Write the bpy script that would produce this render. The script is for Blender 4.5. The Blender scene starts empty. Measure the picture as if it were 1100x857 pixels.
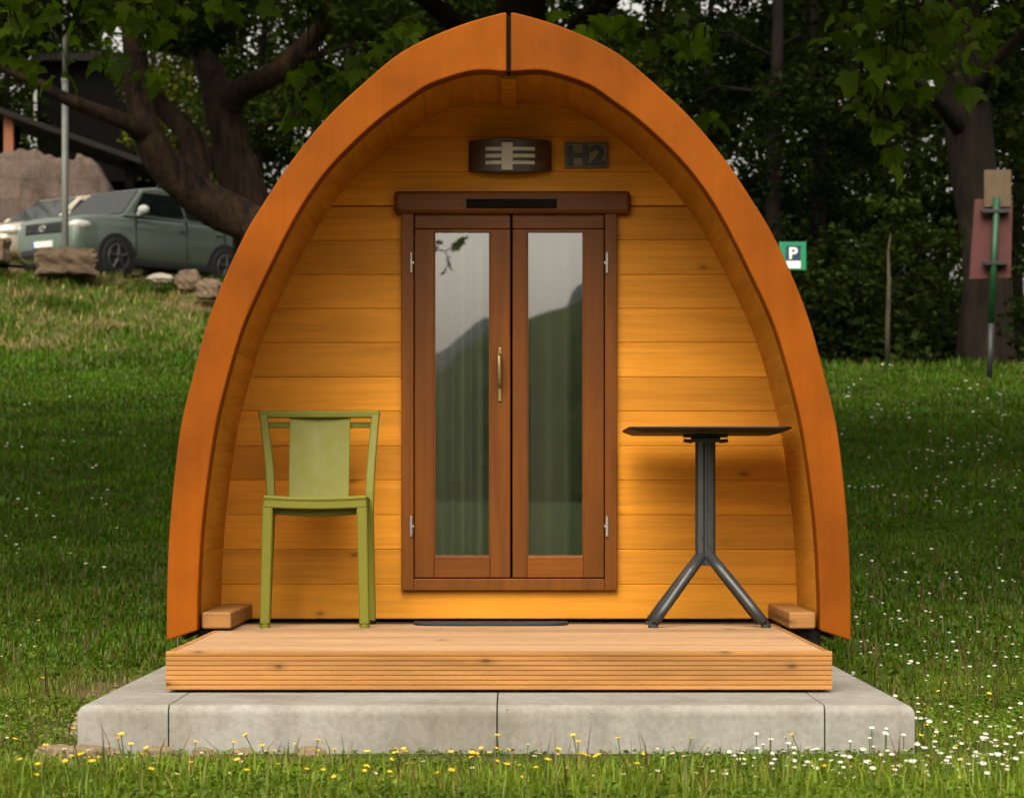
import bpy, bmesh, math, random
import numpy as np
from mathutils import Vector, Matrix

random.seed(7)
rng = np.random.default_rng(11)
scene = bpy.context.scene
COL = scene.collection
R = math.radians

# ------------------------------------------------------------------ camera numbers (measured on the photograph)
F = 2700.0          # focal length in pixels of the 1100 px wide photograph
CX, HY = 550.0, 533.0
CZ = 0.765


def P(px, py, d):
    return Vector(((px - CX) * d / F, d, CZ + (HY - py) * d / F))


def PX(px, d):
    return (px - CX) * d / F


def PZ(py, d):
    return CZ + (HY - py) * d / F


# ------------------------------------------------------------------ materials
def new_mat(name):
    m = bpy.data.materials.new(name)
    m.use_nodes = True
    nt = m.node_tree
    bsdf = nt.nodes['Principled BSDF']
    return m, nt, bsdf


def N(nt, kind, **kw):
    n = nt.nodes.new(kind)
    for k, v in kw.items():
        setattr(n, k, v)
    return n


def ramp(nt, fac, stops):
    r = N(nt, 'ShaderNodeValToRGB')
    cr = r.color_ramp
    while len(cr.elements) > len(stops):
        cr.elements.remove(cr.elements[-1])
    while len(cr.elements) < len(stops):
        cr.elements.new(0.5)
    for e, (p, c) in zip(cr.elements, stops):
        e.position = p
        e.color = (c[0], c[1], c[2], 1) if not isinstance(c, (int, float)) else (c, c, c, 1)
    nt.links.new(fac, r.inputs[0])
    return r.outputs[0]


def noise(nt, coord, scale, detail=5, rough=0.55, dist=0.0):
    n = N(nt, 'ShaderNodeTexNoise')
    n.inputs['Scale'].default_value = scale
    n.inputs['Detail'].default_value = detail
    n.inputs['Roughness'].default_value = rough
    n.inputs['Distortion'].default_value = dist
    nt.links.new(coord, n.inputs['Vector'])
    return n.outputs['Fac']


def mapping(nt, coord, scale=(1, 1, 1), rot=(0, 0, 0)):
    m = N(nt, 'ShaderNodeMapping')
    m.inputs['Scale'].default_value = scale
    m.inputs['Rotation'].default_value = rot
    nt.links.new(coord, m.inputs['Vector'])
    return m.outputs[0]


def mixc(nt, a, b, fac, mode='MIX'):
    m = N(nt, 'ShaderNodeMix', data_type='RGBA', blend_type=mode)
    for sock, v in ((m.inputs[6], a), (m.inputs[7], b), (m.inputs[0], fac)):
        if hasattr(v, 'is_output'):
            nt.links.new(v, sock)
        elif isinstance(v, (int, float)):
            sock.default_value = v
        else:
            sock.default_value = (v[0], v[1], v[2], 1)
    return m.outputs[2]


def bump(nt, bsdf, h, strength=0.3, dist=0.01):
    b = N(nt, 'ShaderNodeBump')
    b.inputs['Strength'].default_value = strength
    b.inputs['Distance'].default_value = dist
    nt.links.new(h, b.inputs['Height'])
    nt.links.new(b.outputs[0], bsdf.inputs['Normal'])


def objco(nt):
    return N(nt, 'ShaderNodeTexCoord').outputs['Object']


def attr(nt, name='tint'):
    return N(nt, 'ShaderNodeAttribute', attribute_name=name).outputs['Color']


def plain(name, col, rough=0.5, metal=0.0, var=0.12, scale=9.0, bmp=0.0, spec=0.5, coat=0.0):
    m, nt, b = new_mat(name)
    co = objco(nt)
    f = noise(nt, co, scale, 6, 0.6)
    lo = [c * (1 - var) for c in col]
    hi = [min(1, c * (1 + var)) for c in col]
    nt.links.new(ramp(nt, f, [(0.3, lo), (0.7, hi)]), b.inputs['Base Color'])
    f2 = noise(nt, co, scale * 4, 4, 0.6)
    nt.links.new(ramp(nt, f2, [(0.3, max(0, rough - 0.1)), (0.7, min(1, rough + 0.1))]), b.inputs['Roughness'])
    b.inputs['Metallic'].default_value = metal
    b.inputs['Specular IOR Level'].default_value = spec
    b.inputs['Coat Weight'].default_value = coat
    b.inputs['Coat Roughness'].default_value = 0.08
    if bmp:
        bump(nt, b, f2, bmp, 0.004)
    return m


def wood(name, col, axis='X', rough=0.5, knots=0.7, contrast=0.35, spec=0.18, weather=0.25, fine=0.86, kdens=0.28):
    m, nt, b = new_mat(name)
    co = objco(nt)
    # stretch the grain along one axis
    k = {'X': (0.9, 14, 14), 'Y': (14, 0.9, 14), 'Z': (14, 14, 0.9)}[axis]
    kf = {'X': (3, 90, 90), 'Y': (90, 3, 90), 'Z': (90, 90, 3)}[axis]
    kk = {'X': (1.5, 4.4, 4.4), 'Y': (4.4, 1.5, 4.4), 'Z': (4.4, 4.4, 1.5)}[axis]
    # shift the grain per board through the tint attribute, so boards do not continue each other
    t = attr(nt)
    vm = N(nt, 'ShaderNodeVectorMath', operation='MULTIPLY_ADD')
    nt.links.new(t, vm.inputs[0])
    vm.inputs[1].default_value = (13.7, 9.1, 11.3)
    nt.links.new(co, vm.inputs[2])
    cs = vm.outputs[0]
    g1 = noise(nt, mapping(nt, cs, k), 1.0, 5, 0.6, 0.6)
    g2 = noise(nt, mapping(nt, cs, kf), 1.0, 3, 0.6)
    lo = [c * (1 - contrast) for c in col]
    hi = [min(1, c * (1 + contrast * 0.6)) for c in col]
    c1 = ramp(nt, g1, [(0.3, lo), (0.52, col), (0.72, hi)])
    c2 = mixc(nt, c1, ramp(nt, g2, [(0.35, fine), (0.6, 1.0)]), 1.0, 'MULTIPLY')
    # knots
    vo = N(nt, 'ShaderNodeTexVoronoi', voronoi_dimensions='2D')
    vo.inputs['Scale'].default_value = 1.0
    sx = N(nt, 'ShaderNodeSeparateXYZ')
    nt.links.new(cs, sx.inputs[0])
    cb = N(nt, 'ShaderNodeCombineXYZ')
    for (src_, mul_, dst_) in (({'X': 0, 'Y': 1, 'Z': 2}[axis], 3.0, 0), ({'X': 2, 'Y': 0, 'Z': 0}[axis], 6.0, 1)):
        mm = N(nt, 'ShaderNodeMath', operation='MULTIPLY')
        mm.inputs[1].default_value = mul_
        nt.links.new(sx.outputs[src_], mm.inputs[0])
        nt.links.new(mm.outputs[0], cb.inputs[dst_])
    wob = N(nt, 'ShaderNodeVectorMath', operation='ADD')
    nzc = N(nt, 'ShaderNodeTexNoise')
    nzc.inputs['Scale'].default_value = 18
    nt.links.new(co, nzc.inputs['Vector'])
    sc_ = N(nt, 'ShaderNodeVectorMath', operation='SCALE')
    sc_.inputs['Scale'].default_value = 0.06
    nt.links.new(nzc.outputs['Color'], sc_.inputs[0])
    nt.links.new(cb.outputs[0], wob.inputs[0])
    nt.links.new(sc_.outputs[0], wob.inputs[1])
    nt.links.new(wob.outputs[0], vo.inputs['Vector'])
    sep = N(nt, 'ShaderNodeSeparateColor')
    nt.links.new(vo.outputs['Color'], sep.inputs[0])
    dist = ramp(nt, vo.outputs['Distance'], [(0.025, 1.0), (0.055, 0.35), (0.13, 0.0)])
    pick = ramp(nt, sep.outputs[0], [(1 - kdens - 0.02, 0.0), (1 - kdens + 0.02, knots)])
    kn = mixc(nt, dist, pick, 1.0, 'MULTIPLY')
    c3 = mixc(nt, c2, [c * 0.33 for c in col], kn)
    # blotchy stain and weathering
    w = noise(nt, cs, 2.3, 4, 0.6)
    c4 = mixc(nt, c3, ramp(nt, w, [(0.3, 1 - weather), (0.7, 1.0)]), 1.0, 'MULTIPLY')
    # board to board tone
    sp = N(nt, 'ShaderNodeSeparateColor')
    nt.links.new(t, sp.inputs[0])
    mr = N(nt, 'ShaderNodeMapRange')
    nt.links.new(sp.outputs[0], mr.inputs[0])
    mr.inputs[3].default_value = 0.76
    mr.inputs[4].default_value = 1.10
    c5 = mixc(nt, c4, mr.outputs[0], 1.0, 'MULTIPLY')
    nt.links.new(c5, b.inputs['Base Color'])
    nt.links.new(ramp(nt, g1, [(0.3, rough + 0.08), (0.7, rough - 0.08)]), b.inputs['Roughness'])
    b.inputs['Specular IOR Level'].default_value = spec
    bump(nt, b, g2, 0.25, 0.002)
    return m


def leafy(name, transl=0.35, gloss=0.06, rough=0.45, mul=(1, 1, 1)):
    """diffuse + translucent foliage; its colour is the per-leaf 'tint' attribute"""
    m, nt, b = new_mat(name)
    nt.nodes.remove(b)
    out = nt.nodes['Material Output']
    t = mixc(nt, attr(nt), mul, 1.0, 'MULTIPLY')
    co = objco(nt)
    t = mixc(nt, t, ramp(nt, noise(nt, co, 1.4, 4), [(0.3, 0.7), (0.7, 1.2)]), 1.0, 'MULTIPLY')
    d = N(nt, 'ShaderNodeBsdfDiffuse')
    tr = N(nt, 'ShaderNodeBsdfTranslucent')
    gl = N(nt, 'ShaderNodeBsdfGlossy')
    gl.inputs['Roughness'].default_value = rough
    nt.links.new(t, d.inputs[0])
    nt.links.new(mixc(nt, t, (1.25, 1.35, 0.5), 1.0, 'MULTIPLY'), tr.inputs[0])
    gl.inputs[0].default_value = (0.8, 0.85, 0.8, 1)
    m1 = N(nt, 'ShaderNodeMixShader')
    m1.inputs[0].default_value = transl
    nt.links.new(d.outputs[0], m1.inputs[1])
    nt.links.new(tr.outputs[0], m1.inputs[2])
    m2 = N(nt, 'ShaderNodeMixShader')
    m2.inputs[0].default_value = gloss
    nt.links.new(m1.outputs[0], m2.inputs[1])
    nt.links.new(gl.outputs[0], m2.inputs[2])
    nt.links.new(m2.outputs[0], out.inputs[0])
    return m


M = {}
M['rim'] = wood('orange stained rim wood', (0.315, 0.078, 0.002), 'Z', 0.66, 0.1, 0.06, weather=0.42, fine=0.95, spec=0.09)
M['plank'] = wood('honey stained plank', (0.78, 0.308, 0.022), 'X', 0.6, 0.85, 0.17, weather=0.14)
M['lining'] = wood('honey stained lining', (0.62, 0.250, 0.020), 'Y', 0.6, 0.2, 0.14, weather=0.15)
M['door'] = wood('brown stained door wood', (0.19, 0.060, 0.008), 'Z', 0.38, 0.0, 0.25, spec=0.16, weather=0.2)
M['door_h'] = wood('brown stained door rail wood', (0.19, 0.060, 0.008), 'X', 0.38, 0.0, 0.25, spec=0.16, weather=0.2)
M['deck'] = wood('pale larch deck board', (0.395, 0.235, 0.120), 'X', 0.55, 0.5, 0.2, weather=0.18)
M['fascia'] = wood('larch fascia board', (0.42, 0.200, 0.060), 'X', 0.55, 0.9, 0.28, kdens=0.6, weather=0.2)
M['shell'] = plain('dark brown shingle', (0.10, 0.055, 0.03), 0.75, var=0.4, scale=14, bmp=0.4)
M['dark'] = plain('dark underfloor timber', (0.02, 0.016, 0.013), 0.85)
M['slot'] = plain('black rubber seal', (0.008, 0.006, 0.005), 0.8, spec=0.1)
M['olive_plastic'] = plain('olive green plastic', (0.145, 0.143, 0.014), 0.5, var=0.07, scale=5, bmp=0.05, spec=0.25)
M['black_hpl'] = plain('black laminate', (0.009, 0.009, 0.010), 0.5, var=0.2, spec=0.25)
M['anthracite'] = plain('anthracite painted aluminium', (0.042, 0.045, 0.046), 0.36, metal=0.25, var=0.15)
M['rubber'] = plain('black rubber', (0.015, 0.015, 0.015), 0.75, bmp=0.3, scale=40)
M['brass'] = plain('worn brass', (0.27, 0.185, 0.075), 0.42, metal=0.7, var=0.08, scale=6)
M['steel'] = plain('dull zinc steel', (0.45, 0.44, 0.42), 0.38, metal=0.7, var=0.2, scale=30)
M['lamp_brown'] = plain('brown lamp housing', (0.055, 0.022, 0.010), 0.4, var=0.25)
M['opal'] = plain('opal lamp cover', (0.55, 0.53, 0.48), 0.35, var=0.1, scale=20)
M['sign_dark'] = plain('weathered dark sign plate', (0.21, 0.165, 0.105), 0.6, var=0.15, scale=30)
M['sign_black'] = plain('black sign letter', (0.008, 0.008, 0.007), 0.45)
M['interior'] = plain('pale interior wood', (0.28, 0.17, 0.07), 0.6)
M['pole'] = plain('galvanised pole', (0.24, 0.25, 0.235), 0.5, metal=0.2, var=0.15, scale=6)
M['sign_green'] = plain('green sign enamel', (0.008, 0.19, 0.085), 0.35, var=0.1)
M['sign_blue'] = plain('navy sign enamel', (0.012, 0.035, 0.075), 0.35)
M['white'] = plain('white enamel', (0.72, 0.73, 0.70), 0.4, var=0.06)
M['post_green'] = plain('green painted post', (0.005, 0.055, 0.02), 0.5, var=0.2)
M['board_red'] = plain('faded red board', (0.085, 0.023, 0.020), 0.8, var=0.18)
M['board_tan'] = plain('tan wooden board', (0.10, 0.066, 0.034), 0.8, var=0.2)
M['post_orange'] = plain('orange brown timber post', (0.20, 0.06, 0.018), 0.7)
M['shed_dark'] = plain('boards darkened by shade', (0.004, 0.0035, 0.003), 0.9, var=0.3, spec=0.05)  # board colour lowered to near black to carry the deep tree shade
M['shed_roof'] = plain('grey felt darkened by shade', (0.012, 0.010, 0.009), 0.9, var=0.3, bmp=0.3, spec=0.15)  # felt colour darkened for the same canopy shade
M['chrome'] = plain('chrome', (0.7, 0.7, 0.7), 0.12, metal=1.0, var=0.05)
M['headlight'] = plain('clear headlight', (0.62, 0.62, 0.58), 0.12, var=0.35, scale=9, coat=1.0)
M['plastic'] = plain('black trim plastic', (0.02, 0.02, 0.021), 0.5)
M['car_glass'] = plain('car window glass', (0.006, 0.009, 0.008), 0.06, spec=0.45)
M['windscreen'] = plain('raked car windscreen', (0.006, 0.010, 0.008), 0.03, var=0.3, scale=3, spec=0.6, coat=0.5)
M['suv_paint'] = plain('metallic green grey car paint', (0.150, 0.192, 0.158), 0.2, metal=0.25, var=0.01, coat=0.8)
M['beige_paint'] = plain('light beige car paint', (0.42, 0.37, 0.30), 0.3, metal=0.15, var=0.03, coat=0.7)
M['tyre'] = plain('tyre rubber', (0.018, 0.018, 0.018), 0.8)
M['alloy'] = plain('grey alloy rim', (0.085, 0.085, 0.085), 0.45, metal=0.5, var=0.15)
M['plate_blue'] = plain('blue plate band', (0.02, 0.10, 0.42), 0.4)
M['leaf'] = leafy('tree leaf', 0.3, 0.0, 0.5, (0.62, 0.58, 0.40))
M['leaf_near'] = leafy('broad maple leaf', 0.5, 0.008)
M['grass'] = leafy('grass blade', 0.35, 0.015)
M['petal'] = plain('white petal', (0.50, 0.48, 0.41), 0.7, var=0.08)
M['petal_y'] = plain('yellow petal', (0.66, 0.43, 0.012), 0.6, var=0.12)
M['stem'] = plain('green stem', (0.07, 0.11, 0.02), 0.6)


def make_curtain_mat():
    m, nt, b = new_mat('grey green curtain')
    nt.links.new(ramp(nt, noise(nt, mapping(nt, objco(nt), (5, 5, 3)), 1, 3), [(0.3, (0.66, 0.67, 0.48)), (0.7, (0.76, 0.76, 0.60))]), b.inputs['Base Color'])
    b.inputs['Roughness'].default_value = 0.9
    b.inputs['Sheen Weight'].default_value = 0.2
    return m


M['curtain'] = make_curtain_mat()


def make_glass():
    m, nt, b = new_mat('door glass')
    nt.nodes.remove(b)
    out = nt.nodes['Material Output']
    fr = N(nt, 'ShaderNodeFresnel')
    fr.inputs['IOR'].default_value = 3.1
    tr = N(nt, 'ShaderNodeBsdfTransparent')
    tr.inputs[0].default_value = (0.97, 0.98, 0.95, 1)
    gl = N(nt, 'ShaderNodeBsdfGlossy')
    gl.inputs['Roughness'].default_value = 0.012
    bp = N(nt, 'ShaderNodeBump')
    bp.inputs['Strength'].default_value = 0.04
    bp.inputs['Distance'].default_value = 0.002
    nt.links.new(noise(nt, objco(nt), 2.2, 1), bp.inputs['Height'])
    nt.links.new(bp.outputs[0], gl.inputs['Normal'])
    mx = N(nt, 'ShaderNodeMixShader')
    nt.links.new(fr.outputs[0], mx.inputs[0])
    nt.links.new(tr.outputs[0], mx.inputs[1])
    nt.links.new(gl.outputs[0], mx.inputs[2])
    nt.links.new(mx.outputs[0], out.inputs[0])
    return m


M['glass'] = make_glass()


def make_concrete():
    m, nt, b = new_mat('cast concrete')
    co = objco(nt)
    f1 = noise(nt, co, 2.6, 8, 0.6)
    f2 = noise(nt, co, 45, 5, 0.65)
    c = ramp(nt, f1, [(0.28, (0.200, 0.182, 0.150)), (0.5, (0.262, 0.247, 0.215)), (0.72, (0.32, 0.310, 0.285))])
    c = mixc(nt, c, ramp(nt, f2, [(0.35, 0.85), (0.6, 1.03)]), 1.0, 'MULTIPLY')
    # streaks running down the faces, and a few pits
    st = noise(nt, mapping(nt, co, (14, 14, 1.2)), 1.0, 4, 0.6)
    c = mixc(nt, c, ramp(nt, st, [(0.42, 0.90), (0.56, 1.0)]), 1.0, 'MULTIPLY')
    vo = N(nt, 'ShaderNodeTexVoronoi')
    vo.inputs['Scale'].default_value = 26
    nt.links.new(co, vo.inputs['Vector'])
    pit = ramp(nt, vo.outputs['Distance'], [(0.05, 0.45), (0.12, 1.0)])
    sp = N(nt, 'ShaderNodeSeparateColor')
    nt.links.new(vo.outputs['Color'], sp.inputs[0])
    pk = ramp(nt, sp.outputs[1], [(0.80, 0.0), (0.84, 1.0)])
    c = mixc(nt, c, mixc(nt, c, pit, 1.0, 'MULTIPLY'), pk)
    nt.links.new(c, b.inputs['Base Color'])
    b.inputs['Roughness'].default_value = 0.88
    b.inputs['Specular IOR Level'].default_value = 0.25
    bump(nt, b, f2, 0.35, 0.004)
    return m


M['concrete'] = make_concrete()


def make_rock(name, a, bcol, scale=3.0):
    m, nt, b = new_mat(name)
    co = objco(nt)
    f1 = noise(nt, co, scale, 8, 0.62, 0.4)
    f2 = noise(nt, co, scale * 7, 6, 0.65)
    c = mixc(nt, ramp(nt, f1, [(0.3, a), (0.7, bcol)]), ramp(nt, f2, [(0.3, 0.65), (0.65, 1.05)]), 1.0, 'MULTIPLY')
    nt.links.new(c, b.inputs['Base Color'])
    b.inputs['Roughness'].default_value = 0.9
    bump(nt, b, f2, 0.8, 0.03)
    return m


M['rock'] = make_rock('brown sandstone', (0.085, 0.055, 0.032), (0.21, 0.145, 0.09))
M['rock_pale'] = make_rock('pale limestone', (0.30, 0.26, 0.20), (0.46, 0.42, 0.34))
M['stone_wall'] = make_rock('grey brown stone', (0.060, 0.042, 0.032), (0.125, 0.092, 0.074), 1.6)
def add_blocks(m):
    nt = m.node_tree
    b = nt.nodes['Principled BSDF']
    src = b.inputs['Base Color'].links[0].from_socket
    co = objco(nt)
    nz = N(nt, 'ShaderNodeTexNoise')
    nz.inputs['Scale'].default_value = 1.3
    nt.links.new(co, nz.inputs['Vector'])
    vm = N(nt, 'ShaderNodeVectorMath', operation='MULTIPLY_ADD')
    nt.links.new(nz.outputs['Color'], vm.inputs[0])
    vm.inputs[1].default_value = (0.25, 0.25, 0.25)
    nt.links.new(co, vm.inputs[2])
    sx = N(nt, 'ShaderNodeSeparateXYZ')
    nt.links.new(vm.outputs[0], sx.inputs[0])
    cb = N(nt, 'ShaderNodeCombineXYZ')
    nt.links.new(sx.outputs[0], cb.inputs[0])
    nt.links.new(sx.outputs[2], cb.inputs[1])
    br = N(nt, 'ShaderNodeTexBrick')
    br.inputs['Scale'].default_value = 1.0
    br.inputs['Brick Width'].default_value = 0.85
    br.inputs['Row Height'].default_value = 0.46
    br.inputs['Mortar Size'].default_value = 0.018
    br.inputs['Mortar Smooth'].default_value = 0.6
    br.inputs['Color1'].default_value = (0.82, 0.78, 0.74, 1)
    br.inputs['Color2'].default_value = (1.08, 1.0, 0.95, 1)
    br.inputs['Mortar'].default_value = (0.66, 0.62, 0.58, 1)
    nt.links.new(cb.outputs[0], br.inputs['Vector'])
    nt.links.new(mixc(nt, src, br.outputs['Color'], 1.0, 'MULTIPLY'), b.inputs['Base Color'])


add_blocks(M['stone_wall'])
M['soil'] = make_rock('dry soil', (0.20, 0.14, 0.075), (0.33, 0.25, 0.15), 6)


def make_bark(name, a, bcol):
    m, nt, b = new_mat(name)
    co = objco(nt)
    f1 = noise(nt, mapping(nt, co, (7, 7, 1.6)), 1.0, 7, 0.65, 0.8)
    f2 = noise(nt, co, 0.9, 4)
    c = mixc(nt, ramp(nt, f1, [(0.35, a), (0.65, bcol)]), ramp(nt, f2, [(0.3, 0.7), (0.7, 1.15)]), 1.0, 'MULTIPLY')
    nt.links.new(c, b.inputs['Base Color'])
    b.inputs['Roughness'].default_value = 0.9
    b.inputs['Specular IOR Level'].default_value = 0.15
    bump(nt, b, f1, 0.9, 0.05)
    return m


M['bark'] = make_bark('brown bark', (0.004, 0.0025, 0.0015), (0.036, 0.020, 0.010))
M['bark_grey'] = make_bark('grey brown bark', (0.008, 0.006, 0.004), (0.026, 0.018, 0.012))
M['bark_young'] = make_bark('grey young bark', (0.05, 0.045, 0.03), (0.11, 0.095, 0.07))
M['bark_dark'] = make_bark('dark bark', (0.005, 0.0038, 0.0028), (0.013, 0.009, 0.006))


def make_ground():
    m, nt, b = new_mat('meadow soil and turf')
    co = objco(nt)
    f1 = noise(nt, co, 0.55, 6, 0.6)
    f2 = noise(nt, co, 9.0, 6, 0.7)
    green = ramp(nt, f2, [(0.3, (0.024, 0.046, 0.003)), (0.55, (0.042, 0.078, 0.004)), (0.75, (0.066, 0.095, 0.010))])
    dry = ramp(nt, noise(nt, co, 5, 7, 0.7), [(0.3, (0.075, 0.050, 0.025)), (0.55, (0.17, 0.12, 0.06)), (0.75, (0.26, 0.20, 0.115))])
    a = N(nt, 'ShaderNodeAttribute', attribute_name='dry').outputs['Fac']
    ad = N(nt, 'ShaderNodeMath', operation='MULTIPLY_ADD')
    nt.links.new(ramp(nt, noise(nt, co, 1.7, 6, 0.65), [(0.35, 0.0), (0.65, 1.0)]), ad.inputs[0])
    ad.inputs[1].default_value = 0.9
    nt.links.new(a, ad.inputs[2])
    sb = N(nt, 'ShaderNodeMath', operation='SUBTRACT', use_clamp=True)
    nt.links.new(ad.outputs[0], sb.inputs[0])
    sb.inputs[1].default_value = 0.75
    c = mixc(nt, green, dry, sb.outputs[0])
    c = mixc(nt, c, ramp(nt, f1, [(0.3, 0.75), (0.7, 1.1)]), 1.0, 'MULTIPLY')
    nt.links.new(c, b.inputs['Base Color'])
    b.inputs['Roughness'].default_value = 0.95
    b.inputs['Specular IOR Level'].default_value = 0.1
    bump(nt, b, f2, 0.9, 0.04)
    return m


M['ground'] = make_ground()


def make_hill():
    m, nt, b = new_mat('wooded hillside')
    co = objco(nt)
    f = noise(nt, co, 0.16, 8, 0.7)
    nt.links.new(ramp(nt, f, [(0.3, (0.040, 0.066, 0.016)), (0.55, (0.075, 0.115, 0.024)), (0.75, (0.14, 0.19, 0.035))]), b.inputs['Base Color'])
    b.inputs['Roughness'].default_value = 1.0
    bump(nt, b, f, 1.0, 3.0)
    return m


M['hill'] = make_hill()
M['hill_far'] = plain('haze tinted far ridge', (0.07, 0.095, 0.09), 1.0, var=0.2, scale=0.02)  # haze of distance mixed into the ridge colour


# ------------------------------------------------------------------ mesh collecting
class MB:
    def __init__(s):
        s.v, s.f, s.t, s.mi = [], [], [], []
        s.cuts = []

    def add(s, verts, faces, tint=None, mi=0):
        o = len(s.v)
        s.cuts.append((len(s.v), len(s.f)))
        s.v += [tuple(v) for v in verts]
        for f in faces:
            s.f.append(tuple(i + o for i in f))
            s.t.append(tint)
            s.mi.append(mi)
        return s

    def box(s, a, b, tint=None, mi=0):
        x0, y0, z0 = [min(p, q) for p, q in zip(a, b)]
        x1, y1, z1 = [max(p, q) for p, q in zip(a, b)]
        v = [(x0, y0, z0), (x1, y0, z0), (x1, y1, z0), (x0, y1, z0), (x0, y0, z1), (x1, y0, z1), (x1, y1, z1), (x0, y1, z1)]
        f = [(0, 3, 2, 1), (4, 5, 6, 7), (0, 1, 5, 4), (1, 2, 6, 5), (2, 3, 7, 6), (3, 0, 4, 7)]
        return s.add(v, f, tint, mi)

    def prism_y(s, poly, y0, y1, tint=None, mi=0, inset=0):
        """poly of (x, z), counter-clockwise seen from the front (from -y)"""
        n = len(poly)
        v = [(x, y0, z) for x, z in poly] + [(x, y1, z) for x, z in poly]
        f = [tuple(range(n)), tuple(range(2 * n - 1, n - 1, -1))]
        f += [(i + n, (i + 1) % n + n, (i + 1) % n, i) for i in range(n)]
        return s.add(v, f, tint, mi)

    def prism_x(s, poly, x0, x1, tint=None, mi=0):
        """poly of (y, z)"""
        n = len(poly)
        v = [(x0, y, z) for y, z in poly] + [(x1, y, z) for y, z in poly]
        f = [tuple(range(n - 1, -1, -1)), tuple(range(n, 2 * n))]
        f += [(i, (i + 1) % n, (i + 1) % n + n, i + n) for i in range(n)]
        return s.add(v, f, tint, mi)

    def tube(s, pts, rad, seg=8, tint=None, mi=0, sq=1.0, cap=True, wob=0.0):
        pts = [Vector(p) for p in pts]
        n = len(pts)
        if isinstance(rad, (int, float)):
            rad = [rad] * n
        o = []
        up = Vector((0.13, 0.97, 0.2)).normalized()
        for i, p in enumerate(pts):
            d = (pts[min(i + 1, n - 1)] - pts[max(i - 1, 0)])
            d = d.normalized() if d.length > 1e-9 else Vector((0, 0, 1))
            a = up - d * up.dot(d)
            if a.length < 1e-3:
                a = Vector((1, 0, 0)) - d * d.x
            a.normalize()
            up = a
            bb = d.cross(a)
            for k in range(seg):
                w = 2 * math.pi * k / seg
                r = rad[i] * (1 + (wob * math.sin(3 * w + i * 0.9) + wob * 0.7 * math.sin(5 * w - i * 0.6) if wob else 0))
                o.append(p + a * (r * math.cos(w)) + bb * (r * sq * math.sin(w)))
        f = []
        for i in range(n - 1):
            for k in range(seg):
                k2 = (k + 1) % seg
                f.append((i * seg + k, i * seg + k2, (i + 1) * seg + k2, (i + 1) * seg + k))
        if cap:
            f.append(tuple(range(seg - 1, -1, -1)))
            f.append(tuple((n - 1) * seg + k for k in range(seg)))
        return s.add(o, f, tint, mi)

    def ellipsoid(s, c, r, nu=16, nv=10, tint=None, mi=0):
        v, f = [], []
        for j in range(nv + 1):
            th = math.pi * j / nv
            for i in range(nu):
                ph = 2 * math.pi * i / nu
                v.append((c[0] + r[0] * math.sin(th) * math.cos(ph), c[1] + r[1] * math.sin(th) * math.sin(ph), c[2] + r[2] * math.cos(th)))
        for j in range(nv):
            for i in range(nu):
                i2 = (i + 1) % nu
                f.append((j * nu + i, (j + 1) * nu + i, (j + 1) * nu + i2, j * nu + i2))
        return s.add(v, f, tint, mi)

    def build(s, name, mats, parent=None, bevel=0.0, seg=2, smooth=False, sub=0, local=False, angle=35):
        if not isinstance(mats, (list, tuple)):
            mats = [mats]
        off = Vector((0, 0, 0)) if (parent is None or local) else world_loc(parent)
        me = bpy.data.meshes.new(name)
        me.from_pydata([(x - off.x, y - off.y, z - off.z) for x, y, z in s.v], [], s.f)
        for m in mats:
            me.materials.append(m)
        me.polygons.foreach_set('material_index', s.mi)
        ca = me.color_attributes.new('tint', 'FLOAT_COLOR', 'CORNER')
        cols = np.ones((len(me.loops), 4), dtype=np.float32) * 0.6
        cols[:, 3] = 1
        i = 0
        for f, t in zip(s.f, s.t):
            if t is not None:
                cols[i:i + len(f), :3] = t
            i += len(f)
        ca.data.foreach_set('color', cols.ravel())
        bm = bmesh.new()
        bm.from_mesh(me)
        bmesh.ops.recalc_face_normals(bm, faces=bm.faces)
        bm.to_mesh(me)
        bm.free()
        if smooth:
            me.polygons.foreach_set('use_smooth', [True] * len(me.polygons))
        me.update()
        ob = bpy.data.objects.new(name, me)
        COL.objects.link(ob)
        if parent is not None:
            ob.parent = parent
        if bevel:
            md = ob.modifiers.new('edge', 'BEVEL')
            md.width = bevel
            md.segments = seg
            md.limit_method = 'ANGLE'
            md.angle_limit = R(angle)
            md.harden_normals = False
        if sub:
            md = ob.modifiers.new('round', 'SUBSURF')
            md.levels = sub
            md.render_levels = sub
        return ob


def each(mb, name, mats, parent=None, **kw):
    """one object per add() call collected in mb"""
    cuts = mb.cuts + [(len(mb.v), len(mb.f))]
    out = []
    for (v0, f0), (v1, f1) in zip(cuts[:-1], cuts[1:]):
        m = MB()
        m.v = mb.v[v0:v1]
        m.f = [tuple(i - v0 for i in f) for f in mb.f[f0:f1]]
        m.t = mb.t[f0:f1]
        m.mi = mb.mi[f0:f1]
        out.append(m.build(name, mats, parent, **kw))
    return out


def world_loc(o):
    l = Vector((0, 0, 0))
    while o is not None:
        l += Vector(o.location)
        o = o.parent
    return l


def tag(o, label=None, cat=None, group=None, kind=None):
    if label:
        o['label'] = label
    if cat:
        o['category'] = cat
    if group:
        o['group'] = group
    if kind:
        o['kind'] = kind
    return o


def thing(name, loc, label, cat, group=None, rz=0.0):
    o = bpy.data.objects.new(name, None)
    o.empty_display_size = 0.1
    COL.objects.link(o)
    o.location = loc
    o.rotation_euler = (0, 0, rz)
    return tag(o, label, cat, group)


def rt():
    return (random.random(), random.random(), random.random())


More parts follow.
